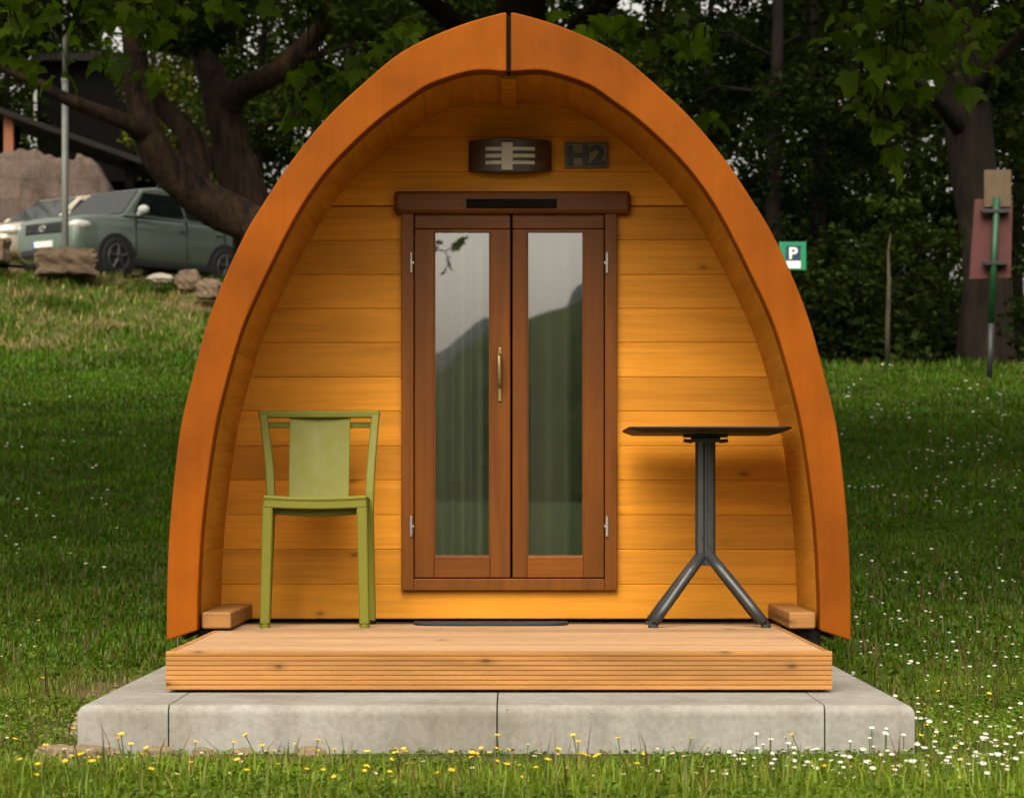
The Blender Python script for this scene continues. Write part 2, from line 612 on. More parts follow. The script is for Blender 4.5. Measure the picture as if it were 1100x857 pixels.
def mesh_np(name, verts, faces_flat, loop_starts, loop_totals, mat, tints=None, parent=None, smooth=False, mat_index=None):
    """large meshes straight from arrays; tints one rgb per face"""
    me = bpy.data.meshes.new(name)
    me.vertices.add(len(verts))
    me.vertices.foreach_set('co', np.asarray(verts, dtype=np.float32).ravel())
    me.loops.add(len(faces_flat))
    me.loops.foreach_set('vertex_index', np.asarray(faces_flat, dtype=np.int32))
    me.polygons.add(len(loop_starts))
    me.polygons.foreach_set('loop_start', np.asarray(loop_starts, dtype=np.int32))
    for m in (mat if isinstance(mat, (list, tuple)) else [mat]):
        me.materials.append(m)
    if mat_index is not None:
        me.polygons.foreach_set('material_index', np.asarray(mat_index, dtype=np.int32))
    if tints is not None:
        ca = me.color_attributes.new('tint', 'FLOAT_COLOR', 'CORNER')
        c = np.ones((len(faces_flat), 4), dtype=np.float32)
        c[:, :3] = np.repeat(np.asarray(tints, dtype=np.float32), loop_totals, axis=0)
        ca.data.foreach_set('color', c.ravel())
    if smooth:
        me.polygons.foreach_set('use_smooth', np.ones(len(loop_starts), dtype=bool))
    me.update(calc_edges=True)
    me.validate()
    ob = bpy.data.objects.new(name, me)
    COL.objects.link(ob)
    if parent is not None:
        ob.parent = parent
    return ob


# ------------------------------------------------------------------ ground
def sst(a, b, x):
    t = np.clip((x - a) / (b - a), 0, 1)
    return t * t * (3 - 2 * t)


def softramp(y, y0, k):
    """integral of a soft step: 0 before y0, slope 1 after"""
    u = (y - y0) / k
    return k * np.where(u > 30, u, np.log1p(np.exp(np.clip(u, -30, 30))))


def terrain(x, y):
    x = np.asarray(x, dtype=float)
    y = np.asarray(y, dtype=float)
    base = 0.118 * softramp(y, 12.6, 0.7)
    crestR = 0.118 * (33.0 - 12.6)
    right = np.where(y > 33, crestR + 0.02 * (y - 33), base)
    # left: lawn to y = 36, rough bank to y = 45, car park beyond
    zl36 = 0.118 * (36.0 - 12.6)
    left = np.where(y > 36, zl36 + 0.250 * np.minimum(y - 36, 7.0), base)
    left = np.where(y > 43.0, zl36 + 0.250 * 7.0 + 0.035 * (y - 43.0) + 0.10 * np.maximum(0, y - 47.2), left)
    w = sst(1.0, -3.6, x)
    z = right * (1 - w) + left * w
    z = np.where(y > 70, z[()] * 1.0, z)
    z = np.minimum(z, 6.5)
    bumps = 0.012 * np.sin(x * 2.1 + 1) * np.sin(y * 1.7) + 0.02 * np.sin(x * 0.7 + y * 0.5) * sst(11, 18, y)
    bank = sst(36, 38, y) * sst(44, 42.5, y) * w
    bumps = bumps + bank * 0.10 * (np.sin(x * 2.3 + 0.4 * y) * np.sin(y * 1.9 + x) + 0.6 * np.sin(x * 4.1 - y * 2.2))
    pad = sst(-1.9, -1.45, x) * sst(1.85, 1.35, x) * sst(6.9, 7.4, y) * sst(15.6, 14.9, y)
    z = z + bumps * (1 - pad)
    return z * (1 - pad) + pad * np.minimum(z, -0.005)


def T(x, y):
    return float(terrain(x, y))


def dryness(x, y):
    w = sst(1.0, -3.6, x)
    bank = sst(35.6, 36.8, y) * w * (0.52 + 0.40 * np.sin(x * 1.3 + y * 0.9) * np.sin(y * 1.9 - x * 0.6))
    near = 0
    for (cx, cy, rx, ry, a) in ((-1.48, 8.35, 0.22, 0.55, 1.0), (-1.36, 7.28, 0.32, 0.16, 1.2), (-0.70, 7.38, 0.80, 0.15, 1.2), (0.4, 7.47, 0.9, 0.05, 0.8),
                                (-1.58, 9.9, 0.20, 0.75, 1.15)):
        q = ((x - cx) / rx) ** 2 + ((y - cy) / ry) ** 2
        near = np.maximum(near, a * np.exp(-q * 1.1))
    forest = sst(33.5, 36, y) * (1 - w) * 0.75
    park = sst(43.4, 44.2, y) * w * 0.8
    return np.maximum(np.maximum(bank, near), np.maximum(forest, park))


def axis_pts(spans):
    out = []
    for a, b, st in spans:
        out.append(np.arange(a, b, st))
    return np.concatenate(out + [np.array([spans[-1][1]])])


gx = axis_pts([(-600, -60, 60), (-60, -14, 3), (-14, -6, 0.4), (-6, 6, 0.14), (6, 14, 0.4), (14, 60, 3), (60, 600, 60)])
gy = axis_pts([(-600, -40, 40), (-40, 5, 2.5), (5, 16, 0.14), (16, 47, 0.3), (47, 80, 1.5), (80, 600, 40)])
GX, GY = np.meshgrid(gx, gy)
GZ = terrain(GX, GY)
nx, ny = len(gx), len(gy)
vv = np.stack([GX.ravel(), GY.ravel(), GZ.ravel()], 1)
ii = (np.arange(ny - 1)[:, None] * nx + np.arange(nx - 1)[None, :]).ravel()
ff = np.stack([ii, ii + 1, ii + nx + 1, ii + nx], 1)
ground = mesh_np('ground', vv, ff.ravel(), np.arange(len(ff)) * 4, np.full(len(ff), 4), M['ground'], smooth=True)
da = ground.data.attributes.new('dry', 'FLOAT', 'POINT')
da.data.foreach_set('value', dryness(GX, GY).ravel().astype(np.float32))
tag(ground, 'sloping meadow and lawn round the wooden cabin', 'ground', kind='structure')


# hills behind the photographer (seen in the door glass)
def ridge(name, y, pts, thick, mat, jag, label):
    xs = np.arange(-700, 701, 2.0)
    zs = np.interp(xs, [p[0] for p in pts], [p[1] for p in pts])
    zs = zs + jag * (np.sin(xs * 1.1) * 0.4 + np.sin(xs * 0.37 + 1) * 0.8 + np.sin(xs * 2.3 + 2) * 0.3)
    rows = [(0.0, 1.0), (0.15, 0.98), (0.4, 0.7), (0.7, 0.35), (1.0, -0.03)]
    v, f = [], []
    full = [(-t * 1.0, s) for t, s in rows[::-1]] + [(t, s) for t, s in rows[1:]]
    n = len(xs)
    for t, s in full:
        v.append(np.stack([xs, np.full(n, y + t * thick), zs * s], 1))
    v = np.concatenate(v)
    m = len(full)
    ii = (np.arange(m - 1)[:, None] * n + np.arange(n - 1)[None, :]).ravel()
    ff = np.stack([ii, ii + 1, ii + n + 1, ii + n], 1)
    o = mesh_np(name, v, ff.ravel(), np.arange(len(ff)) * 4, np.full(len(ff), 4), mat, smooth=True)
    tag(o, label, 'hill', kind='structure')
    return o


ridge('hill', -400, [(-700, 3), (-120, 8), (-40, 14), (-17, 17), (-13, 21), (-9, 25.5), (-5, 28.5), (2, 29.5), (12, 33), (40, 44), (120, 70), (300, 75), (700, 40)], 60, M['hill'], 0.5,
      'dark wooded hill mirrored in the door glass')
ridge('far_hill', -900, [(-700, 10), (-200, 30), (-40, 50), (-28, 53), (-12, 66), (0, 63), (24, 70), (27, 78), (40, 80), (150, 120), (700, 130)], 150, M['hill_far'], 0.3,
      'pale far ridge mirrored above the wooded hill')


# ------------------------------------------------------------------ camping pod
DR = 9.2
SR = F / DR
XC = (546.5 - CX) / SR
OUT = [(0, 13), (10, 14.5), (49, 25.7), (89, 42), (118.5, 58), (145.5, 80), (193.5, 124), (234.5, 174), (264, 219), (283, 250), (308, 304), (325, 350), (340, 406.5), (351.5, 452),
       (358, 500), (363.5, 555), (366.5, 605), (367.5, 650), (367.8, 688)]
INN = [(0, 77), (12, 76.5), (24, 75.5), (37, 75.8), (48, 78), (66, 83.3), (90.5, 93), (110, 107), (142, 130), (187, 173), (216, 211), (238, 249), (267.5, 309), (286.5, 352), (302.5, 406),
       (313.5, 450), (319.5, 485), (327, 540), (331, 583), (334, 640), (334.5, 677)]


def smooth_curve(pts, per=7):
    p = np.array([(a, CZ_y) for a, CZ_y in pts], dtype=float)
    p = np.vstack([2 * p[0] - p[1], p, 2 * p[-1] - p[-2]])
    out = []
    for i in range(1, len(p) - 2):
        for t in np.linspace(0, 1, per, endpoint=False):
            a, b, c, d = p[i - 1], p[i], p[i + 1], p[i + 2]
            out.append(0.5 * ((2 * b) + (-a + c) * t + (2 * a - 5 * b + 4 * c - d) * t * t + (-a + 3 * b - 3 * c + d) * t ** 3))
    out.append(p[-2])
    o = np.array(out)
    # light smoothing of measuring noise
    for _ in range(6):
        o[1:-1] = 0.25 * o[:-2] + 0.5 * o[1:-1] + 0.25 * o[2:]
    return [(q[0] / SR, CZ + (HY - q[1]) / SR) for q in o]


outer = smooth_curve(OUT)
inner = smooth_curve(INN)


def hw_at(curve, z, grow=0.0):
    zs = [c[1] for c in curve][::-1]
    xs = [c[0] for c in curve][::-1]
    # upper notch of the inner line is not monotonic: use the monotone part
    return float(np.interp(z, zs, xs)) + grow


inner_m = [c for i, c in enumerate(inner) if c[0] > 0.125]
pod = thing('camping_pod', (XC, 11.7, 0.14), 'orange arched wooden camping pod standing on a pale concrete base', 'camping pod')
YR0, YR1, YW, YB = DR, DR + 0.11, 10.0, 14.5
for sx in (-1, 1):
    o = [(x, z) for x, z in outer if x > 0.0078]
    i_ = [(x, z) for x, z in inner if x > 0.0078]
    o = [(0.0078, np.interp(0.0078, [c[0] for c in outer[:30]], [c[1] for c in outer[:30]]))] + o
    i_ = [(0.0078, inner[0][1])] + i_
    n = min(len(o), len(i_))

    def resample(c, k):
        c = np.array(c)
        s = np.concatenate([[0], np.cumsum(np.hypot(*np.diff(c, axis=0).T))])
        u = np.linspace(0, s[-1], k)
        return np.stack([np.interp(u, s, c[:, 0]), np.interp(u, s, c[:, 1])], 1)
    K = 110
    oo, iin = resample(o, K), resample(i_, K)
    mb = MB()
    v, f = [], []
    for k in range(K):
        for (q, y) in ((oo[k], YR0), (iin[k], YR0), (iin[k], YR1), (oo[k], YR1)):
            v.append((XC + sx * q[0], y, q[1]))
    for k in range(K - 1):
        a, b = k * 4, (k + 1) * 4
        for j in range(4):
            j2 = (j + 1) % 4
            f.append((a + j, a + j2, b + j2, b + j))
    f += [(0, 1, 2, 3), ((K - 1) * 4 + 3, (K - 1) * 4 + 2, (K - 1) * 4 + 1, (K - 1) * 4)]
    t0 = rt()
    mb.add(v, f, t0)
    rim = mb.build('rim_board', M['rim'], pod, bevel=0.006, seg=2, angle=50)
    rim['label'] = 'left half of the orange curved rim' if sx < 0 else 'right half of the orange curved rim'
mb = MB()
mb.box((XC - 0.0068, YR0 + 0.02, inner[0][1] + 0.002), (XC + 0.0068, YR1, outer[0][1] - 0.012))
mb.build('rim_joint', M['slot'], pod)
# roof shell: a shingled outer skin
sh = [(x - 0.01 if x > 0.02 else x, z - 0.012) for x, z in outer]
sh = [p for p in sh if p[1] > 0.262]
sh_full = [(-x, z) for x, z in sh[::-1]] + sh[1:]
mb = MB()
K = 46
rs = resample(sh_full, K)
ins = resample([(x * 0.965, z - 0.045) for x, z in sh_full], K)
for k in range(K - 1):
    q = [rs[k], rs[k + 1], ins[k + 1], ins[k]]
    mb.prism_y([(XC + a[0], a[1]) for a in q], YR1 + 0.002, YB, rt())
mb.build('roof', M['shell'], pod)
# soffit lining boards run front to back
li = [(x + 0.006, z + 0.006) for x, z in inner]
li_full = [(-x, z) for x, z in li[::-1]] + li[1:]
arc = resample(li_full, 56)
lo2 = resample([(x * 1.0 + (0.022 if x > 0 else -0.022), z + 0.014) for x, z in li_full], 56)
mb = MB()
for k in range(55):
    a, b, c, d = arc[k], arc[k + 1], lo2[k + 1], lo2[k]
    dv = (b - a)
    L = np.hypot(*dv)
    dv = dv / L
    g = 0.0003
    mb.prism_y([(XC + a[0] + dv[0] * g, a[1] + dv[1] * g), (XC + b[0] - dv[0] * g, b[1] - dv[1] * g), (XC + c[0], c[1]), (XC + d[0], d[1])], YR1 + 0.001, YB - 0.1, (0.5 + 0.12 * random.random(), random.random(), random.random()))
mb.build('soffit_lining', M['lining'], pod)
# ridge beam
zb = CZ + 1.542
mb = MB().box((XC - 0.030, YR1 + 0.005, zb), (XC + 0.030, YB - 0.1, zb + 0.10), rt())
mb.build('ridge_beam', M['plank'], pod, bevel=0.004)

# front wall: planks cut to the arch, with the door opening
SW = F / YW
DXL, DXR = PX(443, YW), PX(651, YW)
DZ0, DZ1 = PZ(627.5, YW), PZ(222, YW)
lines = [664.5, 627.5, 590, 553, 515.5, 479, 441.5, 405, 368, 331.5, 295, 258, 221, 184.5, 147, 110, 73, 36]
mb = MB()


def plank(x0b, x1b, x0t, x1t, z0, z1):
    c, g, dpt = 0.0028, 0.0003, 0.0026
    z0 += g
    z1 -= g
    y = YW
    v = [(x0b, y + dpt, z0), (x1b, y + dpt, z0), (x1t, y + dpt, z1), (x0t, y + dpt, z1),
         (x0b, y, z0 + c), (x1b, y, z0 + c), (x1t, y, z1 - c), (x0t, y, z1 - c),
         (x0b, y + .045, z0), (x1b, y + .045, z0), (x1t, y + .045, z1), (x0t, y + .045, z1)]
    f = [(4, 5, 6, 7), (0, 1, 5, 4), (1, 2, 6, 5), (2, 3, 7, 6), (3, 0, 4, 7), (1, 0, 8, 9), (2, 1, 9, 10), (3, 2, 10, 11), (0, 3, 11, 8), (8, 11, 10, 9)]
    mb.add(v, f, rt())


for a, b in zip(lines[:-1], lines[1:]):
    z0, z1 = PZ(a, YW), PZ(b, YW)
    if z0 > inner_m[0][1] + 0.02:
        continue
    hb = hw_at(inner_m, z0, 0.055)
    ht = hw_at(inner_m, min(z1, inner_m[0][1]), 0.055)
    z1 = min(z1, inner_m[0][1] + 0.03)
    if z0 < DZ1 and z1 > DZ0:
        # planks beside the door; the top and bottom rows are notched by splitting
        zz0, zz1 = max(z0, DZ0), min(z1, DZ1)
        if z0 < DZ0:
            hm = hw_at(inner_m, DZ0, 0.055)
            plank(XC - hb, XC + hb, XC - hm, XC + hm, z0, DZ0 + 0.0016)
            hb = hm
        plank(XC - hb, DXL, XC - ht, DXL, zz0, zz1)
        plank(DXR, XC + hb, DXR, XC + ht, zz0, zz1)
        if z1 > DZ1 + 0.01:
            hm = hw_at(inner_m, DZ1, 0.055)
            plank(XC - hm, XC + hm, XC - ht, XC + ht, DZ1, z1)
    else:
        plank(XC - hb, XC + hb, XC - ht, XC + ht, z0, z1)
mb.build('front_wall', M['plank'], pod)
# backing board that closes the wall's top against the lining
gp_ = [(XC + x, z) for x, z in li_full[::-1] if z > DZ1 + 0.06]
MB().prism_y(gp_, YW + 0.0458, YW + 0.06, rt()).build('wall_backing', M['plank'], pod)
# rear wall, floor, dark underfloor
mb = MB()
prof = [(XC + x, z) for x, z in li_full]
prof = prof[::-1]
prof = [(x, z) for x, z in prof]
mb.prism_y(prof, YB - 0.1, YB - 0.05, rt())
mb.build('rear_wall', M['interior'], pod)
mb = MB().box((XC - 1.10, YW + 0.05, 0.215), (XC + 1.10, YB - 0.1, 0.262), rt())
mb.build('floor', M['interior'], pod)
mb = MB()
mb.box((XC - 1.06, YW + 0.002, 0.142), (XC + 1.06, YB - 0.12, 0.213))
mb.box((XC - 1.16, 9.36, 0.20), (XC - 1.09, YB - 0.12, 0.262))
mb.box((XC + 1.09, 9.36, 0.20), (XC + 1.16, YB - 0.12, 0.262))
each(mb, 'floor_beam', M['dark'], pod)
# two side ledges on the porch
for sx in (-1, 1):
    x1 = XC + sx * 1.128
    x0 = -1.032 if sx < 0 else 1.018
    mb = MB().box((x0, 9.235, PZ(675, 9.25)), (x1, YW - 0.004, PZ(657, 9.25)), rt())
    o = mb.build('side_ledge', M['fascia'], pod, bevel=0.008, seg=3)

# ---- door set
SD = F / 9.97


def dx(px):
    return PX(px, 9.97)


def dz(py):
    return PZ(py, 9.97)


fy0 = 9.968
mb = MB().box((dx(431), fy0, dz(634)), (dx(444.3), 10.03, dz(229)), rt())
mb.box((dx(649.8), fy0, dz(634)), (dx(663), 10.03, dz(229)), rt())
mb.box((dx(444.3) + 0.0005, fy0 + 0.001, dz(634)), (dx(649.8) - 0.0005, 10.03, dz(621.5)), rt())
each(mb, 'door_frame', M['door'], pod, bevel=0.003)
mb = MB().box((dx(423.5), fy0 - 0.018, dz(230)), (dx(677), 10.02, dz(205.5)), rt())
mb.build('door_lintel', M['door_h'], pod, bevel=0.016, seg=3)
mb = MB().box((PX(501, 9.945), 9.940, PZ(223.5, 9.945)), (PX(598, 9.945), 9.951, PZ(214, 9.945)))
mb.build('vent_strip', M['slot'], pod, bevel=0.003)
mb = MB().box((dx(444.3), 10.035, dz(622)), (dx(649.8), 10.045, dz(618)))
mb.box((dx(444.4), 9.999, dz(229)), (dx(649.7), 10.03, dz(224)))
each(mb, 'door_seal', M['slot'], pod)
for side, (xa, ga, gb, xb) in (('left', (445.2, 466, 526.5, 548.2)), ('right', (550.6, 566.2, 627.2, 648.9))):
    y0, y1 = 9.983, 10.035
    za, zt, gz0, gz1 = 620.4, 228.6, 597.5, 248.5
    mb = MB()
    mb.box((dx(xa), y0, dz(za)), (dx(ga), y1, dz(245.8)), rt())
    mb.box((dx(gb), y0, dz(za)), (dx(xb), y1, dz(245.8)), rt())
    door = mb.build('door', M['door'], pod, bevel=0.003)
    door['label'] = side + ' door leaf with a tall pane'
    mb = MB()
    mb.box((dx(xa), y0 + 0.001, dz(245.3)), (dx(xb), y1, dz(zt)), rt())
    mb.box((dx(ga) + 0.0006, y0 + 0.001, dz(za)), (dx(gb) - 0.0006, y1, dz(gz0)), rt())
    each(mb, 'door_rail', M['door_h'], door, bevel=0.003)
    # thin dark glazing bead
    mb = MB()
    e, yb0, yb1 = 1.6, y0 + 0.008, y0 + 0.02
    X0, X1, Z0, Z1 = dx(ga) - 0.001, dx(gb) + 0.001, dz(gz0) - 0.001, dz(gz1 - 2.6)
    w = 0.006
    mb.box((X0, yb0, Z0), (X0 + w, yb1, Z1))
    mb.box((X1 - w, yb0, Z0), (X1, yb1, Z1))
    mb.box((X0 + w, yb0 + 0.001, Z1 - w - 0.006), (X1 - w, yb1, Z1))
    mb.box((X0 + w, yb0 + 0.001, Z0), (X1 - w, yb1, Z0 + w))
    each(mb, 'glazing_bead', M['door'], door)
    rot = -0.0012 if side == 'left' else 0.0022
    yc = y0 + 0.019
    xm = (X0 + X1) / 2
    v = [(X0 + 0.002, yc - rot * (xm - X0), Z0 + 0.002), (X1 - 0.002, yc + rot * (X1 - xm), Z0 + 0.002), (X1 - 0.002, yc + rot * (X1 - xm), Z1 - 0.002), (X0 + 0.002, yc - rot * (xm - X0), Z1 - 0.002)]
    MB().add(v, [(0, 1, 2, 3)]).build('pane', M['glass'], door)
    hx = 441.5 if side == 'left' else 652.2
    for hy in (282, 565):
        mb = MB()
        a, b = P(hx, hy + 11, 9.96), P(hx, hy - 11, 9.96)
        mb.tube([(a.x, 9.963, a.z), (b.x, 9.963, b.z)], 0.0058, 10)
        mb.tube([(a.x, 9.963, (a.z + b.z) / 2 - 0.001), (a.x, 9.963, (a.z + b.z) / 2 + 0.002)], 0.0072, 10)
        s = 1 if side == 'left' else -1
        mb.box((a.x, 9.9655, (a.z + b.z) / 2 - 0.005), (a.x + s * 0.011, 9.9675, (a.z + b.z) / 2 + 0.005))
        h = mb.build('hinge', M['steel'], door, smooth=False)
    if side == 'left':
        mb = MB()
        a, b = P(537, 431.5, 9.98), P(537, 373, 9.98)
        mb.box((a.x - 0.0078, 9.975, a.z), (a.x + 0.0078, 9.9825, b.z))
        hd = mb.build('handle', M['brass'], door, bevel=0.006, seg=3)
        hp = P(536.3, 384, 9.98)
        mb = MB()
        mb.tube([(hp.x, 9.980, hp.z), (hp.x, 9.945, hp.z)], 0.010, 12)
        mb.tube([(hp.x, 9.944, hp.z + 0.012), (hp.x, 9.938, hp.z), (hp.x + 0.001, 9.936, hp.z - 0.05), (hp.x + 0.002, 9.940, hp.z - 0.10), (hp.x + 0.002, 9.944, hp.z - 0.122)],
                [0.008, 0.0125, 0.0115, 0.0105, 0.007], 12, sq=0.8)
        mb.build('handle_lever', M['brass'], door, smooth=True)

# curtains inside
for px0, px1, lab in ((462, 519, 'grey green curtain hanging behind the left door pane'), (560, 613, 'grey green curtain hanging behind the right door pane')):
    mb = MB()
    x0, x1 = PX(px0, 10.15), PX(px1, 10.15)
    nn = 60
    v, f = [], []
    zt, z0 = dz(240), dz(618)
    for j in range(9):
        t = j / 8
        for i in range(nn + 1):
            u = i / nn
            x = x0 + (x1 - x0) * u
            y = 10.13 + (0.030 + 0.012 * t) * math.sin(u * 14 + 1.5 * math.sin(u * 4 + px0)) + 0.003 * math.sin(u * 23 + t * 1.5)
            v.append((x, y, zt + (z0 - zt) * t))
    for j in range(8):
        for i in range(nn):
            a = j * (nn + 1) + i
            f.append((a, a + 1, a + nn + 2, a + nn + 1))
    mb.add(v, f)
    c = mb.build('curtain', M['curtain'], None, smooth=True)
    tag(c, lab, 'curtain', 'curtains behind the door glass')

# ---- wall lamp
lamp = thing('wall_lamp', (PX(548, 10), 10.0, PZ(168, 10)), 'brown curved wall lamp with pale slats above the door', 'wall lamp')
mb = MB()
K = 24
v, f = [], []
xa, xb = PX(503.5, 9.97), PX(592.5, 9.97)
zc = PZ(168, 9.97)
for k in range(K + 1):
    u = -1 + 2 * k / K
    x = (xa + xb) / 2 + (xb - xa) / 2 * u
    y = 9.975 - 0.050 * math.sqrt(max(0, 1 - (u * 0.97) ** 2))
    h = 0.058 + 0.010 * (1 - u * u)
    for (yy, zz) in ((y, zc - h), (y, zc + h), (10.0, zc + h), (10.0, zc - h)):
        v.append((x, yy, zz))
for k in range(K):
    a, b = k * 4, k * 4 + 4
    for j in range(4):
        j2 = (j + 1) % 4
        f.append((a + j, a + j2, b + j2, b + j))
f += [(0, 1, 2, 3), (K * 4 + 3, K * 4 + 2, K * 4 + 1, K * 4)]
mb.add(v, f)
mb.build('lamp_housing', M['lamp_brown'], lamp, bevel=0.003)


def bulge(x, extra=0.0):
    u = (x - (xa + xb) / 2) / ((xb - xa) / 2)
    return 9.975 - 0.050 * math.sqrt(max(0, 1 - (u * 0.97) ** 2)) - extra


def slat(mbx, p0, p1, z0, z1, ex):
    n = 8
    xs = [PX(p0 + (p1 - p0) * i / n, 9.93) for i in range(n + 1)]
    v, f = [], []
    for x in xs:
        for (yy, zz) in ((bulge(x, ex), z0), (bulge(x, ex), z1), (bulge(x, -0.004), z1), (bulge(x, -0.004), z0)):
            v.append((x, yy, zz))
    for k in range(n):
        a, b = k * 4, k * 4 + 4
        for j in range(4):
            j2 = (j + 1) % 4
            f.append((a + j, a + j2, b + j2, b + j))
    f += [(0, 1, 2, 3), (n * 4 + 3, n * 4 + 2, n * 4 + 1, n * 4)]
    mbx.add(v, f)


mb = MB()
for yy in (160.2, 167.6, 175.0):
    slat(mb, 521.5, 574.5, PZ(yy + 1.9, 9.93), PZ(yy - 1.9, 9.93), 0.006)
each(mb, 'lamp_slat', M['opal'], lamp)
mb = MB()
slat(mb, 538.5, 551.0, PZ(183, 9.93), PZ(153.5, 9.93), 0.012)
mb.build('lamp_cover', M['opal'], lamp, bevel=0.002)


def text_mesh(s, size, depth, off=0.0):
    cu = bpy.data.curves.new('letters', 'FONT')
    cu.body = s
    cu.size = size
    cu.extrude = depth
    cu.offset = off
    cu.align_x = 'CENTER'
    cu.align_y = 'CENTER'
    ob = bpy.data.objects.new('letters', cu)
    COL.objects.link(ob)
    dg = bpy.context.evaluated_depsgraph_get()
    me = bpy.data.meshes.new_from_object(ob.evaluated_get(dg))
    bpy.data.objects.remove(ob)
    vs = [tuple(v.co) for v in me.vertices]
    fs = [tuple(p.vertices) for p in me.polygons]
    return vs, fs


def fit_text(s, x0, x1, z0, z1, y, depth, off=0.0):
    """letters upright, facing -y, stretched to the given rectangle"""
    vs, fs = text_mesh(s, 1.0, 0.5, off)
    ax = [v[0] for v in vs]
    ay = [v[1] for v in vs]
    sx = (x1 - x0) / (max(ax) - min(ax))
    sz = (z1 - z0) / (max(ay) - min(ay))
    return [(x0 + (v[0] - min(ax)) * sx, y - depth * (v[2] + 0.5), z0 + (v[1] - min(ay)) * sz) for v in vs], fs


sg = thing('number_sign', (PX(629.5, 10), 9.99, PZ(167, 10)), 'small dark number sign reading H2 beside the wall lamp', 'number sign')
mb = MB().box((PX(606.5, 9.985), 9.985, PZ(180.5, 9.985)), (PX(653, 9.985), 9.9985, PZ(153, 9.985)))
mb.build('sign_plate', M['sign_dark'], sg, bevel=0.003)
mb = MB()
ex0, ex1, ez0, ez1 = PX(606.5, 9.985), PX(653, 9.985), PZ(180.5, 9.985), PZ(153, 9.985)
for a, b in (((ex0, ez0), (ex1, ez0 + 0.006)), ((ex0, ez1 - 0.006), (ex1, ez1)), ((ex0, ez0 + 0.0062), (ex0 + 0.006, ez1 - 0.0062)), ((ex1 - 0.006, ez0 + 0.0062), (ex1, ez1 - 0.0062))):
    mb.box((a[0], 9.980, a[1]), (b[0], 9.9845, b[1]))
each(mb, 'sign_border', M['lamp_brown'], sg)
v, f = fit_text('H2', PX(609.5, 9.98), PX(650.5, 9.98), PZ(177.5, 9.98), PZ(156, 9.98), 9.9845, 0.008, 0.035)
MB().add(v, f).build('lettering', M['sign_black'], sg)

# ------------------------------------------------------------------ deck
deck = thing('wooden_deck', (-0.04, 8.9, 0.14), 'pale larch deck step with grooved front board before the pod', 'deck')
DX0, DX1, DY0, DY1, DZT = -1.102, 1.019, 8.0, 9.735, 0.271
mb = MB()
nb = 12
bw = (DY1 - DY0) / nb
for k in range(nb):
    ya, yb = DY0 + k * bw + 0.002, DY0 + (k + 1) * bw - 0.002
    if k == 0:
        ya = DY0 + 0.024
    # ridged top
    n = 9
    poly = [(ya, DZT - 0.024)]
    m2 = (yb - ya) / n
    pts = []
    for i in range(n):
        pts += [(ya + i * m2 + m2 * 0.12, DZT - 0.0025), (ya + i * m2 + m2 * 0.28, DZT), (ya + i * m2 + m2 * 0.78, DZT), (ya + i * m2 + m2 * 0.94, DZT - 0.0025)]
    poly = [(ya, DZT - 0.024), (yb, DZT - 0.024), (yb, DZT - 0.003)] + pts[::-1] + [(ya, DZT - 0.003)]
    mb.prism_x(poly, DX0 + 0.024, DX1 - 0.024, rt())
mb.build('deck_board', M['deck'], deck)
zf0, zf1 = 0.149, DZT + 0.001


def groove_poly(n=8):
    h = (zf1 - zf0) / n
    p = []
    for i in range(n):
        z = zf0 + i * h
        p += [(0.0035, z + h * 0.03), (0.0, z + h * 0.18), (0.0, z + h * 0.78), (0.0035, z + h * 0.94)]
    return p


gp = groove_poly()
mb = MB().prism_x([(DY0 + a, z) for a, z in gp] + [(DY0 + 0.0235, zf1), (DY0 + 0.0235, zf0)], DX0, DX1, rt())
mb.build('front_board', M['fascia'], deck)
mb = MB()
for sx, x in ((1, DX0), (-1, DX1)):
    v = [(x + sx * a, z) for a, z in gp] + [(x + sx * 0.0235, zf1), (x + sx * 0.0235, zf0)]
    n = len(v)
    vv2 = [(p[0], DY0 + 0.024, p[1]) for p in v] + [(p[0], DY1, p[1]) for p in v]
    mb.add(vv2, [tuple(range(n)), tuple(range(2 * n - 1, n - 1, -1))] + [(i, i + n, (i + 1) % n + n, (i + 1) % n) for i in range(n)], rt())
each(mb, 'side_board', M['fascia'], deck)
mb = MB()
for x in (-1.05, -0.5, 0.0, 0.5, 0.96):
    mb.box((x - 0.025, DY0 + 0.026, 0.1402), (x + 0.025, DY1 - 0.01, DZT - 0.0245))
each(mb, 'deck_joist', M['dark'], deck)

# dark doormat at the threshold
mat = MB()
xm0, xm1 = PX(443, 9.6), PX(611, 9.6)
n = 20
poly = []
zt = DZT + 0.001
v, f = [], []
corner = []
for i in range(25):
    t = math.pi * i / 24
    corner.append((xm0 + (xm1 - xm0) * 0.5 + (xm1 - xm0) * 0.5 * math.copysign(abs(math.cos(t)) ** 0.35, math.cos(t)), 9.735 - 0.16 * math.sin(t) ** 0.5))
nn = len(corner)
v = [(x, y, zt) for x, y in corner] + [(x, y, zt + 0.011) for x, y in corner]
f = [tuple(range(nn - 1, -1, -1)), tuple(range(nn, 2 * nn))] + [(i, (i + 1) % nn, (i + 1) % nn + nn, i + nn) for i in range(nn)]
mat.add(v, f)
o = mat.build('doormat', M['rubber'], None, bevel=0.003)
tag(o, 'dark half round doormat lying at the door threshold', 'doormat')

